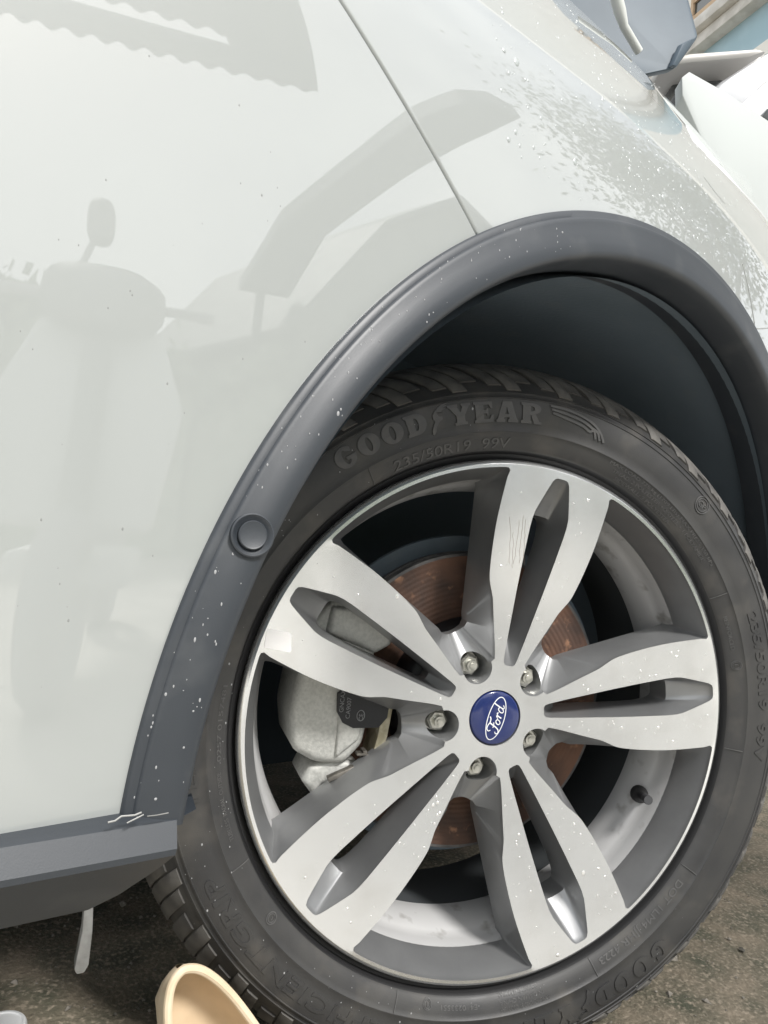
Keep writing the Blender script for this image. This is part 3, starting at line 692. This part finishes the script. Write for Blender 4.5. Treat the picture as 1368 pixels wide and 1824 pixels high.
# brake caliper -------------------------------------------------------
cal = None
def cal_box(name, cx, cz, sx, sz, h0, h1, mat, parent, rot=0, bev=.006, taper=1.0, segs=3):
    mb = MB(); R = Matrix.Rotation(rot, 3, 'Y')
    def corner(x, z, h, k): v = R @ Vector((x * k, 0, z * k)); return np.array([cx + v.x, -KP - h, cz + v.z])
    A_ = [corner(x * sx / 2, z * sz / 2, h0, 1) for x, z in ((-1, -1), (1, -1), (1, 1), (-1, 1))]
    B_ = [corner(x * sx / 2, z * sz / 2, h1, taper) for x, z in ((-1, -1), (1, -1), (1, 1), (-1, 1))]
    return mb.prism(A_, B_).build(name, mat, parent, True, 50, bevel=bev, segs=segs)
def cast_shape(name, outline, h_back, h_front, mat, parent, round_=.008, steps=6, bulge=.004):
    """outline (x,z) extruded from h_back to h_front with a rounded, slightly bulged front"""
    O = resample(np.vstack([outline, outline[:1]]), 97)[:-1]; O = (np.roll(O, 1, 0) + 2 * O + np.roll(O, -1, 0)) / 4; O = (np.roll(O, 1, 0) + 2 * O + np.roll(O, -1, 0)) / 4; c = O.mean(0); rings = []; hh = []
    rings.append(O); hh.append(h_back); rings.append(O); hh.append(h_front - round_)
    for k in range(1, steps + 1):
        t = k / steps * PI / 2; d = round_ * (1 - math.cos(t)); v = O - c; ln = np.linalg.norm(v, axis=1)[:, None]
        rings.append(O - v / ln * d); hh.append(h_front - round_ + round_ * math.sin(t))
    O2 = rings[-1]
    for f in (.75, .5, .25, .02): rings.append(c + (O2 - c) * f); hh.append(h_front + bulge * (1 - f * f))
    P = np.stack([np.stack([r_[:, 0], np.full(len(r_), -KP - h_), r_[:, 1]], -1) for r_, h_ in zip(rings, hh)])
    V, F = grid(P, wrap_v=True); return mk(name, V, F, mat, parent, True, 60, recalc=True)
cal = cast_shape('brake_caliper', np.array([(-.198, -.012), (-.192, -.046), (-.168, -.058), (-.140, -.060), (-.122, -.040), (-.118, -.005), (-.120, .040), (-.114, .075), (-.120, .100), (-.160, .108), (-.185, .085), (-.192, .040)]), -.130, -.050, M_cast, car, .009, 6, .002)
wheel_empty_matrix(cal)
cast_shape('caliper_rib', np.array([(-.150, -.052), (-.128, -.034), (-.124, -.004), (-.126, .030), (-.140, .034), (-.152, .0)]), -.07, -.0455, M_cast, cal, .005, 4, .001)
cast_shape('caliper_bracket', np.array([(-.178, -.078), (-.172, -.064), (-.150, -.056), (-.122, -.060), (-.118, -.078), (-.132, -.092), (-.166, -.092)]), -.115, -.058, M_cast, cal, .006, 4, .001)
cast_shape('guide_boss', np.array([(-.172, .070), (-.150, .062), (-.120, .052), (-.104, .062), (-.108, .082), (-.135, .096), (-.168, .096)]), -.09, -.043, M_cast, cal, .007, 4, .001)
pl = np.array([(-.1165, -.070), (-.1075, -.068), (-.0985, -.030), (-.094, .016), (-.1035, .018), (-.1085, -.03)])
MB().prism([np.array([x, -KP + .048, z]) for x, z in pl], [np.array([x, -KP + .084, z]) for x, z in pl]).build('pad_plate', M_brass, cal, True, 30, bevel=.0008)
pl = np.array([(-.1545, .012), (-.153, -.006), (-.147, -.016), (-.136, -.021), (-.110, -.020), (-.102, -.010), (-.100, .02), (-.13, .03)])
MB().prism([np.array([x, -KP + .0438, z]) for x, z in pl], [np.array([x, -KP + .060, z]) for x, z in pl]).build('pad_label', M_cast_dark, cal, True, 30)
for body, u0, v0 in (('GNCAX', -.1475, -.006), ('CA9007', -.1405, -.012), ('CE', -.127, -.014)):
    V, F = text_geo(body, .0062, .0001); V2 = np.stack([u0 - V[:, 1], np.full(len(V), -KP + .0434), v0 + V[:, 0]], -1)
    mk('label_print', V2, F, M_print, cal, False)
V, F = poly_geo([ell(0, 0, .0042, .0055), ell(0, 0, .0035, .0048)], .0001); mk('label_print', np.stack([-.1295 + V[:, 0], np.full(len(V), -KP + .0433), -.0085 + V[:, 1]], -1), F, M_print, cal, False)
mb = MB(); yb = -KP + .050
mb.box((-.143, yb - .004, -.0655), (.028, .008, .0045), Matrix.Rotation(math.radians(-24), 3, 'Y')); mb.box((-.118, yb + .004, -.054), (.004, .012, .020), Matrix.Rotation(math.radians(-12), 3, 'Y')); mb.box((-.122, yb + .002, -.048), (.012, .010, .0025))
mb.build('pad_clip', M_clip, cal, True, 30, bevel=.0006)

# ================================================================== bonnet and front end
u_ = [onY((1205, 122), .22), onY((1246, 64), .22), onY((1222, -25), .27), onY((1150, -160), .36), onY((900, -190), .42), onY((930, 60), .42), onY((1120, 140), .26)]
v_ = [p + np.array([.03, .035, .02]) for p in u_]
hood = MB().prism(u_, v_).build('raised_bonnet', M_hood, car, True, 30, bevel=.008, segs=3)
cx_ = np.mean(u_, 0)
fold = [onY(p, .214) for p in [(1199, 116), (1206, 118), (1240, 66), (1216, 78)]]
MB().prism(fold, [p + np.array([.003, .012, .003]) for p in fold]).build('bonnet_hem', M_hood, hood, True, 30, bevel=.002)
st_ = [onY((1088, -40), .17), onY((1104, 20), .17), onY((1112, 48), .17), onY((1138, 92), .17)]
MB().tube(st_, [.0085, .0085, .006, .006], 12).build('bonnet_strut', M_strut, car)
# upper fender rail beyond the fender crown
top = [onY(p, .30) for p in [(1215, 137), (1228, 127), (1290, 162), (1368, 214), (1430, 258), (1430, 560), (1300, 360), (1216, 170)]]
MB().prism(top, [p + np.array([.01, .02, -.012]) for p in top]).build('fender_rail', pr('primer_white', (.52, .55, .54), .5), car, True, 40, bevel=.002)

# ================================================================== behind the camera: what the white paint mirrors
M_sheet = vary(pr('weathered_sheet', (.12, .125, .12), .6, .2), (.085, .09, .088), (.14, .145, .14), 5)
M_beam = vary(pr('steel_beam', (.11, .115, .115), .6, .2), (.09, .095, .095), (.13, .135, .135), 6)
M_wallbg = vary(pr('moss_wall', (.24, .25, .22), .9), (.15, .16, .14), (.21, .22, .20), 3, bump=.3, bscale=30, bdist=.01)
roof = empty('carport_roof', None, (0, -2.5, 0)); tag(roof, 'grey corrugated carport roof on steel posts, mirrored in the white door', 'roof')
ro = lambda p: p - np.array([0, -2.5, 0])
d_ = np.array([.809, .588]); n_ = np.array([-.588, .809]); e0 = np.array([.27, -3.30])
def sheet(name, s0, s1, t0, t1, z=2.70, amp=.018, per=.11, cut=None):
    ns_ = int((s1 - s0) / per * 6) + 2; S_ = np.linspace(s0, s1, ns_); T_ = np.linspace(t0, t1, 8); P = np.zeros((ns_, 8, 3))
    for i, a in enumerate(S_):
        for j, b in enumerate(T_):
            q2 = e0 + d_ * a + n_ * (b + (.03 * (i // 6 % 2)) * (j == 7)); P[i, j] = (q2[0], q2[1], z + amp * math.sin(2 * PI * a / per) + .04 * b)
    V, F = grid(P); V2 = [ro(q) for q in V]; n = len(V2)
    return mk(name, V2 + [q + np.array([0, 0, .004]) for q in V2], F + [tuple(i + n for i in f[::-1]) for f in F], M_sheet, roof, True, 60)
sheet('roof_sheet', -2.6, 1.05, .0, .17)
sheet('roof_sheet', -2.6, 1.0, .31, .66)
sheet('roof_sheet', .98, 1.36, .0, 1.1, amp=.014)
bo_ = [(1.74, -1.52), (1.70, -1.75), (1.78, -2.23), (1.98, -2.95), (2.28, -4.19), (3.0, -5.9)]; bi_ = [(3.45, -5.7), (2.62, -4.10), (2.26, -2.86), (2.02, -1.92), (1.88, -1.48)]
MB().prism([ro(np.array([x_, y_, 2.70])) for x_, y_ in bo_ + bi_], [ro(np.array([x_, y_, 2.82])) for x_, y_ in bo_ + bi_]).build('roof_beam', M_beam, roof, False)
MB().box(ro(np.array([-.2, -3.55, 2.78])), (3.6, .06, .05), Matrix.Rotation(math.atan2(.588, .809), 3, 'Z')).build('purlin', M_beam, roof)
for px_, py_ in ((3.15, -5.75), (-1.75, -4.60), (-1.9, -3.6)):
    MB().tube([ro(np.array([px_, py_, 0])), ro(np.array([px_, py_, 2.72]))], .045, 14).build('roof_post', M_beam, roof)
M_hedge = vary(pr('hedge_leaf', (.06, .085, .05), .8), (.26, .30, .22), (.38, .42, .32), 12)
xs_ = np.linspace(-9, 3.4, 150); prof_ = [(0, 0), (.05, .9), (.0, 1.5), (.25, 1.75), (.6, 1.75), (.8, 1.5), (.85, 0)]; P = np.zeros((150, len(prof_), 3))
for i_, x_ in enumerate(xs_):
    hh_ = 1 + .10 * math.sin(x_ * 2.1) + .06 * math.sin(x_ * 6.3 + 1) + .05 * rng.normal()
    for j_, (d1, z1) in enumerate(prof_): P[i_, j_] = (x_, -5.3 - d1 + .06 * rng.normal(), z1 * hh_)
V, F = grid(P); V = [np.array(v) for v in V]
for _ in range(5200):
    x_ = rng.uniform(-4, 3.4); hh_ = 1 + .10 * math.sin(x_ * 2.1) + .06 * math.sin(x_ * 6.3 + 1)
    c_ = np.array([x_, -5.35 - rng.uniform(-.1, .5), 1.72 * hh_ + rng.normal() * .10]); a_ = rng.normal(size=3) * .045; b_ = rng.normal(size=3) * .045
    k_ = len(V); V += [c_ - a_, c_ + b_ * .6, c_ + a_, c_ - b_ * .6]; F.append((k_, k_ + 1, k_ + 2, k_ + 3))
tag(mk('hedge', V, F, M_hedge, None, True, 80), 'dark clipped hedge mirrored low in the white door', 'hedge')
hs_ = empty('gabled_shed', None, (5.5, -6.5, 0)); tag(hs_, 'grey gabled shed mirrored in the door above the arch trim', 'shed')
gp_ = [(-2.0, 0), (-2.0, 2.55), (-1.2, 3.65), (0, 4.5), (1.2, 3.9), (2.0, 3.1), (2.0, 0)]
MB().prism([np.array([x_, .95, z_]) for x_, z_ in gp_], [np.array([x_, -2, z_]) for x_, z_ in gp_]).build('shed_wall', M_wallbg, hs_, False)
rp_ = [(-2.3, 2.2), (-1.2, 3.70), (0, 4.56), (1.2, 3.96), (2.3, 2.8)]
MB().prism([np.array([x_, 1.2, z_]) for x_, z_ in rp_] + [np.array([x_, 1.2, z_ + .08]) for x_, z_ in rp_[::-1]], [np.array([x_, -2.2, z_]) for x_, z_ in rp_] + [np.array([x_, -2.2, z_ + .08]) for x_, z_ in rp_[::-1]]).build('shed_roof', M_sheet, hs_, False)

# motor scooter standing on the pavement
M_sc = pr('scooter_body', (.26, .265, .26), .5); M_sc2 = pr('scooter_pale', (.72, .73, .72), .6); M_tyre2 = pr('scooter_tyre', (.36, .36, .36), .7)  # lower parts coloured pale so their shaded side mirrors like sunlit pavement
sco = empty('motor_scooter', None, (.20, -1.85, .008), math.radians(28)); tag(sco, 'dark motor scooter with one raised mirror, mirrored in the white door', 'scooter')
def wheel_ring(name, y):
    a = np.linspace(0, 2 * PI, 40, endpoint=False); b = np.linspace(0, 2 * PI, 12, endpoint=False); P = np.zeros((40, 12, 3))
    for i, t in enumerate(a):
        for j, u in enumerate(b): rr = .19 + .05 * math.cos(u); P[i, j] = (.05 * math.sin(u), y + rr * math.cos(t), .24 + rr * math.sin(t))
    V, F = grid(P, True, True); return mk(name, V, F, M_tyre2, sco)
wheel_ring('tyre', .42); wheel_ring('tyre', -.72)
def loft(name, secs, mat, parent, n=20):
    P = np.zeros((len(secs), n, 3))
    for i, (y, z, rx, rz, tilt) in enumerate(secs):
        for k in range(n):
            t = 2 * PI * k / n; P[i, k] = (rx * math.copysign(abs(math.cos(t)) ** .7, math.cos(t)), y + tilt * rz * math.sin(t), z + rz * math.copysign(abs(math.sin(t)) ** .7, math.sin(t)))
    V, F = grid(P, wrap_v=True); F += [tuple(range(n))[::-1], tuple(range(len(V) - n, len(V)))]
    return mk(name, V, F, mat, parent, True, 50, recalc=True)
MB().prism([np.array(p) for p in [(-.19, .30, .42), (-.23, .25, .75), (-.15, .18, .98), (.15, .18, .98), (.23, .25, .75), (.19, .30, .42)]], [np.array(p) for p in [(-.16, .20, .42), (-.19, .15, .75), (-.12, .08, .98), (.12, .08, .98), (.19, .15, .75), (.16, .20, .42)]]).build('leg_shield', M_sc2, sco, bevel=.03, segs=3)
loft('head_cowl', [(.32, 1.0, .07, .05, 0), (.27, 1.02, .13, .085, 0), (.18, 1.03, .15, .09, 0), (.08, 1.03, .10, .06, 0)], M_sc, sco)
loft('seat', [(-.05, .76, .10, .04, 0), (-.2, .78, .14, .06, 0), (-.5, .80, .14, .06, 0), (-.72, .82, .09, .04, 0)], M_tyre2, sco)
loft('rear_body', [(-.02, .60, .10, .12, 0), (-.25, .58, .16, .16, 0), (-.6, .62, .15, .13, 0), (-.85, .68, .07, .06, 0)], M_sc2, sco)
MB().box((0, .08, .32), (.30, .44, .08)).build('floorboard', M_sc2, sco, bevel=.02)
MB().tube([(0, .42, .24), (0, .34, .5), (0, .22, .9)], .035, 12).build('fork', M_sc, sco)
for s_ in (-1, 1): MB().tube([(.10 * s_, .14, 1.04), (.20 * s_, .11, 1.05), (.27 * s_, .09, 1.05)], [.014, .014, .018], 10).build('handlebar', M_tyre2, sco)
MB().tube([(-.05, .12, 1.05), (-.07, .11, 1.14), (-.045, .10, 1.22)], .009, 8).build('mirror_stem', M_tyre2, sco)
mr_ = loft('mirror', [(.13, 1.275, .024, .052, 0), (.11, 1.275, .034, .068, 0), (.09, 1.275, .033, .066, 0)], M_sc, sco); mr_.location = (-.03, 0, 0)

# ================================================================== front end details on the fender
def body_strip(name, px, wdt, mat, parent, lift=.0006):
    pts = [on_body(p) for p in px]; Q = catmull(pts, 5); mb = MB()
    mb.tube([q + np.array([0, -lift, 0]) for q in Q], wdt, 6); return mb.build(name, mat, parent)
M_fleck = pr('fleck_grey', (.25, .26, .25), .7)  # dark grey of the dirt flecks on the door
M_seam2 = pr('panel_seam', (.36, .37, .36), .6)
body_strip('bumper_seam', [(1322, 470), (1334, 520), (1344, 578)], .0006, M_seam2, fender, .0001)
body_strip('bumper_seam', [(1326, 581), (1348, 585), (1380, 583)], .0007, M_seam2, fender, .0001)
hl = [(1254, 316), (1268, 294), (1300, 288), (1340, 300), (1390, 322), (1390, 345), (1345, 352), (1312, 366), (1290, 362), (1270, 338)]
hp = [on_body(p) for p in hl]; hc = np.mean(hp, 0)
V = [q + np.array([0, -.0002, 0]) for q in hp] + [hc + (q - hc) * .93 + np.array([-.0003, -.0022, .0004]) for q in hp] + [hc + np.array([0, -.004, .001])]
n = len(hp); F = [(i, (i + 1) % n, n + (i + 1) % n, n + i) for i in range(n)] + [(n + i, n + (i + 1) % n, 2 * n) for i in range(n)]
mk('headlamp', V, F, pr('lamp_lens', (.60, .63, .60), .15, 0, 1, .02), fender, True, 60, recalc=True)

# ------------------------------------------------------------------ water drops and dried specks
def drop_mesh(mb, c, n, rad, flat=.45, tall=1.0):
    n = Vector(n).normalized(); up = Vector((0, 0, 1)); a = (up - n * up.dot(n)).normalized(); b = n.cross(a)
    k = 8; V = []; F = []
    for lat, (rr, hh) in enumerate(((1, -.05), (.86, .45), (.5, .85))):
        for i in range(k):
            t = 2 * PI * i / k; V.append(Vector(c) + (a * math.cos(t) * tall + b * math.sin(t)) * rad * rr + n * rad * flat * hh)
    V.append(Vector(c) + n * rad * flat)
    for lat in range(2):
        for i in range(k): F.append((lat * k + i, lat * k + (i + 1) % k, (lat + 1) * k + (i + 1) % k, (lat + 1) * k + i))
    for i in range(k): F.append((2 * k + i, 2 * k + (i + 1) % k, 3 * k))
    F.append(tuple(range(k))[::-1]); mb.add(V, F)
def inside(p, poly):
    x, y = p; c = False
    for i in range(len(poly)):
        (x1, y1), (x2, y2) = poly[i], poly[i - 1]
        if (y1 > y) != (y2 > y) and x < (x2 - x1) * (y - y1) / (y2 - y1) + x1: c = not c
    return c
mb = MB()
zones = [([(860, 0), (1000, 0), (1170, 150), (1368, 380), (1368, 600), (1290, 520), (1180, 380), (1000, 350), (900, 260)], 200, .0008),
         ([(1000, 0), (1180, 140), (1340, 330), (1300, 400), (1180, 300), (1060, 170)], 180, .0008),
         ([(1090, 230), (1180, 300), (1300, 420), (1330, 520), (1240, 440), (1120, 330)], 120, .0008)]
for poly, cnt, rad in zones:
    xs = [p[0] for p in poly]; ys = [p[1] for p in poly]; k = 0
    while k < cnt:
        p = (rng.uniform(min(xs), max(xs)), rng.uniform(min(ys), max(ys)))
        if not inside(p, poly): continue
        k += 1; q = on_body(p)
        if not np.all(np.isfinite(q)): continue
        nn = surf_n(np.array(q[0]), np.array(q[2])); nn = nn / np.linalg.norm(nn)
        drop_mesh(mb, q, nn, rad * float(rng.lognormal(-.25, .45)), .30, float(rng.uniform(.9, 1.7)))
o = mk('water_drops', mb.v, mb.f, M_water, fender, True, 80); tag(o, kind='stuff')
mb = MB()          # dried flecks on door
for _ in range(42):
    p = (rng.uniform(0, 560), rng.uniform(60, 1350)); q = on_body(p)
    if math.hypot(q[0], q[2] - HZ) < .46: continue
    drop_mesh(mb, q, (0, -1, 0), float(rng.lognormal(-8.1, .35)), .25, 1.6)
o = mk('dirt_flecks', mb.v, mb.f, M_fleck, door, True, 80); tag(o, kind='stuff')
mb = MB()          # pale flecks on the arch trim
for _ in range(120):
    a = math.radians(rng.uniform(112, 178)); r = rng.uniform(.41, .449); off = np.interp(r, [t[0] for t in TR[::-1]][3:], [t[1] for t in TR[::-1]][3:])
    q = arch_pt(np.array(a), r, off + .0001); drop_mesh(mb, q, (0, -1, 0), float(rng.lognormal(-7.95, .45)), .3, float(rng.uniform(.7, 2.2)))
o = mk('dried_spots', mb.v, mb.f, M_dust, trim, True, 80); tag(o, kind='stuff')
mb = MB(); k = 0   # drops on the spokes
while k < 190:
    r = rng.uniform(.06, .245); th = rng.uniform(0, 2 * PI)
    if math.sin(th - 1.2) > .3 and rng.uniform() < .75: continue
    g = min(abs((th - a + PI) % (2 * PI) - PI) for a in GA); s_ = r * math.cos(g) * 1000; t_ = r * math.sin(g) * 1000
    if not (np.interp(s_, [53, 110, 160, 205, 232, 244], [7.5, 13, 17.5, 20.5, 13, 10]) + 2 < t_ < np.interp(s_, [57, 75, 104, 131, 160, 231], [15, 20, 31, 43, 50, 55]) - 1): continue
    k += 1; drop_mesh(mb, Wp(r, th, hf(r)), (0, -1, 0), float(rng.lognormal(-7.25, .4)), .3, float(rng.uniform(.8, 1.5)))
o = mk('spoke_drops', mb.v, mb.f, M_water2, wheel, True, 80); tag(o, kind='stuff')
mb = MB()          # pale grit on spoke sides and tyre
for _ in range(160):
    r = rng.uniform(.262, .33); th = math.radians(rng.uniform(100, 320)); drop_mesh(mb, Wp(r, th, hs(r) + .0002), (0, -1, 0), float(rng.lognormal(-7.9, .4)), .4, 1.5)
o = mk('sidewall_grit', mb.v, mb.f, M_dust, wheel, True, 80); tag(o, kind='stuff')

# ================================================================== shoe propped beside the tyre
def build_shoe():
    root = empty('slip_on_shoe', None, (-.27, .05, 0)); tag(root, 'beige hollow slip-on shoe propped heel up beside the tyre tread', 'shoe')
    off = np.array([-.27, .05, 0.])
    # plan outline of the opening, heel end up; axis runs from heel (upper) to toe (ground)
    heel = onY((326, 1724), .045); axis = np.array([.16, -.22, -.80]); axis /= np.linalg.norm(axis)
    wd = np.cross(axis, (0, -1, .35)); wd /= np.linalg.norm(wd)
    wd = wd if wd[0] > 0 else -wd
    nrm = np.cross(axis, wd); nrm = nrm if nrm[1] < 0 else -nrm      # opening side faces the camera
    Ls = np.array([0, .004, .012, .025, .045, .075, .11, .15, .19, .205, .21]); Wd = np.array([.003, .011, .018, .025, .032, .039, .043, .043, .030, .014, .001])
    def shell(scale, depth, lip):
        P = []
        for l, wv in zip(Ls, Wd):
            row = []
            for t in np.linspace(-1, 1, 25):
                a = t * PI / 2; w_ = wv * scale * math.copysign(abs(math.sin(a)) ** .8, a); dp = depth * math.cos(a) ** .8 * min(1, .25 + l / .03, .05 + max(0., .21 - l) / .02)
                row.append(heel + axis * (l + lip) + wd * (w_ + (l * .22)) - nrm * dp - off)
            P.append(row)
        return np.array(P)
    Oo = shell(1.0, .046, 0); Ii = shell(.88, .041, .004)
    V, F = grid(Ii); mk('shoe_lining', V, F, M_shoe, root, True, 60)
    V, F = grid(Oo); mk('shoe_upper', V, F, M_shoe_edge, root, True, 60)
    # rolled top edge
    pts = [Oo[i, 0] * .5 + Ii[i, 0] * .5 for i in range(len(Ls) - 1, -1, -1)] + [Oo[i, -1] * .5 + Ii[i, -1] * .5 for i in range(len(Ls))]
    MB().tube(catmull(pts, 4), .0036, 10).build('shoe_edge', M_shoe_edge, root)
build_shoe()

# white plastic cup lying at the left
cpos = onZ((6, 1822), .055); cpos[2] = 0
cup = empty('plastic_jar', None, tuple(cpos)); tag(cup, 'small white plastic jar on the mossy ground below the sill', 'jar')
e1, e2, e3 = np.array([1., 0, 0]), np.array([0, 1., 0]), np.array([0, 0, 1.])
lathe_at('jar_body', [(.017, 0), (.0185, .003), (.0185, .040), (.017, .043)], M_cup, cup, np.zeros(3), e1, e2, e3)
lathe_at('jar_lid', [(.0175, .0425), (.0195, .0435), (.0195, .0525), (.0182, .0545), (.0160, .0548), (.0152, .0535), (.0001, .0530)], M_cup, cup, np.zeros(3), e1, e2, e3)

# ================================================================== beyond the bonnet: building and a second white car
M_blue_wall = vary(pr('blue_render', (.36, .50, .56), .85), (.34, .48, .54), (.39, .53, .59), 4)
M_cream = vary(pr('cream_render', (.78, .74, .64), .85), (.76, .74, .68), (.81, .79, .73), 4)
M_ledge = vary(pr('ledge_concrete', (.62, .60, .56), .8), (.55, .53, .49), (.68, .66, .62), 9)
M_wood = vary(pr('window_wood', (.36, .22, .13), .7), (.46, .33, .21), (.56, .41, .27), 8)
M_glassd = pr('dark_glass', (.05, .055, .055), .1, 0, .5)
bA = onT((1150, 92), 6.6); bB = onT((1520, -52), 4.6); zl = onT((1300, 26), 5.7)[2]
dv = (bB - bA); dv[2] = 0; dv /= np.linalg.norm(dv); nv = np.array([dv[1], -dv[0], 0]); nv = nv if nv @ (CAM - bA) > 0 else -nv
o_ = onT((1300, 30), 5.7); bld = empty('blue_building', None, (o_[0], o_[1], 0)); tag(bld, 'pale blue and cream house front with a concrete ledge above the white van', 'building')
def bp(u, z, d): return np.array([*(dv * u + nv * d)[:2], z])
def bbox(u0, u1, z0, z1, d0, d1): 
    mb = MB(); A_ = [bp(u0, z0, d0), bp(u1, z0, d0), bp(u1, z1, d0), bp(u0, z1, d0)]; B_ = [bp(u0, z0, d1), bp(u1, z0, d1), bp(u1, z1, d1), bp(u0, z1, d1)]; return mb.prism(A_, B_)
zo = o_[2]
bbox(-3, 3, 0, zo - .42, -.3, .02).build('wall', M_cream, bld, False)
bbox(-3, 3, zo - .42, zo - .12, -.3, .0).build('blue_band', M_blue_wall, bld, False)
bbox(-3, 3, zo - .12, zo - .03, -.3, .10).build('ledge', M_ledge, bld, bevel=.01)
bbox(-3, 3, zo - .03, zo + .06, -.3, .16).build('ledge', M_ledge, bld, bevel=.01)
bbox(-3, 3, zo + .06, zo + 2.6, -.3, -.02).build('wall', M_cream, bld, False)
for k in range(-1, 1):
    u0 = k * .62 - .42
    wn = bbox(u0, u0 + .34, zo + .20, zo + 1.5, -.05, .0).build('window', M_glassd, bld, False)
    bbox(u0 - .03, u0, zo + .17, zo + 1.53, -.03, .02).build('frame', M_wood, wn, False); bbox(u0 + .34, u0 + .37, zo + .17, zo + 1.53, -.03, .02).build('frame', M_wood, wn, False)
    for j in range(8): bbox(u0, u0 + .34, zo + .19 + j * .17, zo + .25 + j * .17, -.03, .015).build('slat', M_wood, wn, False)

c2 = empty('white_van', None, tuple(np.r_[onT((1300, 160), 2.6)[:2], 0])); tag(c2, 'tall white van with dark windscreen parked beyond the raised bonnet', 'van')
co2 = np.r_[onT((1300, 160), 2.6)[:2], 0]
M_p2 = pr('second_paint', (.70, .70, .71), .3, 0, 1, .03)
def prism_px(name, px, t0, t1, mat, bev=.01, par=c2):
    A_ = [onT(p, t0) - co2 for p in px]; dd = FWD * (t1 - t0) * np.array([1, 1, 0]); B_ = [a + dd for a in A_]
    return MB().prism(A_, B_).build(name, mat, par, True, 40, bevel=bev)
prism_px('bonnet', [(1262, 160), (1300, 128), (1368, 84), (1480, 30), (1480, 300), (1330, 200)], 2.45, 3.3, M_p2, .05)
prism_px('windscreen', [(1195, 128), (1215, 112), (1330, 108), (1270, 160), (1255, 190), (1200, 170)], 2.75, 2.85, M_glassd)
prism_px('roof_rail', [(1180, 104), (1230, 94), (1345, 86), (1368, 90), (1335, 102), (1225, 112), (1180, 120)], 2.62, 3.2, pr('rail_grey', (.33, .32, .30), .4, .3))
prism_px('wing', [(1318, 186), (1368, 140), (1480, 90), (1480, 400), (1380, 330)], 2.2, 2.44, M_p2, .015)
prism_px('door_mirror', [(1357, 206), (1366, 192), (1410, 176), (1410, 250), (1370, 222)], 2.05, 2.19, M_glassd, .008)

# leafy tree ahead of the car to the right, seen only as broken reflections on the fender
tr_ = empty('leafy_tree', None, (5.6, -1.6, 0)); tag(tr_, 'leafy green tree mirrored in broken patches on the wet fender', 'tree')
M_bark = vary(pr('bark', (.16, .12, .09), .9), (.11, .085, .06), (.2, .16, .12), 20)
MB().tube([(0, 0, 0), (.05, .02, 1.2), (-.03, .05, 2.6), (.02, 0, 3.8)], [.16, .13, .10, .05], 12).build('trunk', M_bark, tr_)
for a_ in range(6): MB().tube([(0, .03, 2.3 + .2 * a_), (.5 * math.cos(a_ * 1.1), .5 * math.sin(a_ * 1.1), 3.0 + .25 * a_), (1.1 * math.cos(a_ * 1.1), 1.1 * math.sin(a_ * 1.1), 3.5 + .3 * a_)], [.05, .035, .012], 8).build('limb', M_bark, tr_)
V = []; F = []
cl_ = [np.array([1.5 * math.cos(k_ * 2.4) * rng.uniform(.3, 1), 1.5 * math.sin(k_ * 2.4) * rng.uniform(.3, 1), 4.3 + rng.uniform(-1.2, 1.3)]) for k_ in range(26)]
for _ in range(10000):
    c_ = cl_[rng.integers(26)] + rng.normal(size=3) * .34; a_ = rng.normal(size=3); a_ *= .055 / np.linalg.norm(a_); b_ = np.cross(a_, rng.normal(size=3)); b_ *= .026 / np.linalg.norm(b_)
    k_ = len(V); V += [c_ - a_, c_ + b_, c_ + a_, c_ - b_]; F.append((k_, k_ + 1, k_ + 2, k_ + 3))
tag(mk('crown', V, F, vary(pr('leaf', (.09, .12, .05), .6), (.07, .095, .04), (.12, .15, .07), 8), tr_, False), kind='stuff')

vb_ = np.array([FWD[0] * .95, FWD[1] * .95, 0]); rot_ = Matrix.Rotation(math.atan2(FWD[1], FWD[0]), 3, 'Z')
MB().box(vb_ + np.array([0, 0, 1.08]), (1.7, 1.5, 1.46), rot_).build('van_body', M_p2, c2, bevel=.08, segs=4)
for sx_ in (-1, 1):
    for sy_ in (-1, 1):
        q_ = vb_ + np.array(rot_ @ Vector((.5 * sx_, .68 * sy_, 0))); d_v = np.array(rot_ @ Vector((0, .1, 0)))
        MB().tube([q_ - d_v + np.array([0, 0, .33]), q_ - d_v * .9 + np.array([0, 0, .33]), q_ + d_v * .9 + np.array([0, 0, .33]), q_ + d_v + np.array([0, 0, .33])], [.30, .33, .33, .30], 28).build('van_wheel', M_rubber, c2)
MB().box((.62, 1.0, .68), (.46, 1.4, .76)).build('nose_panel', M_paint, car, bevel=.05, segs=4)
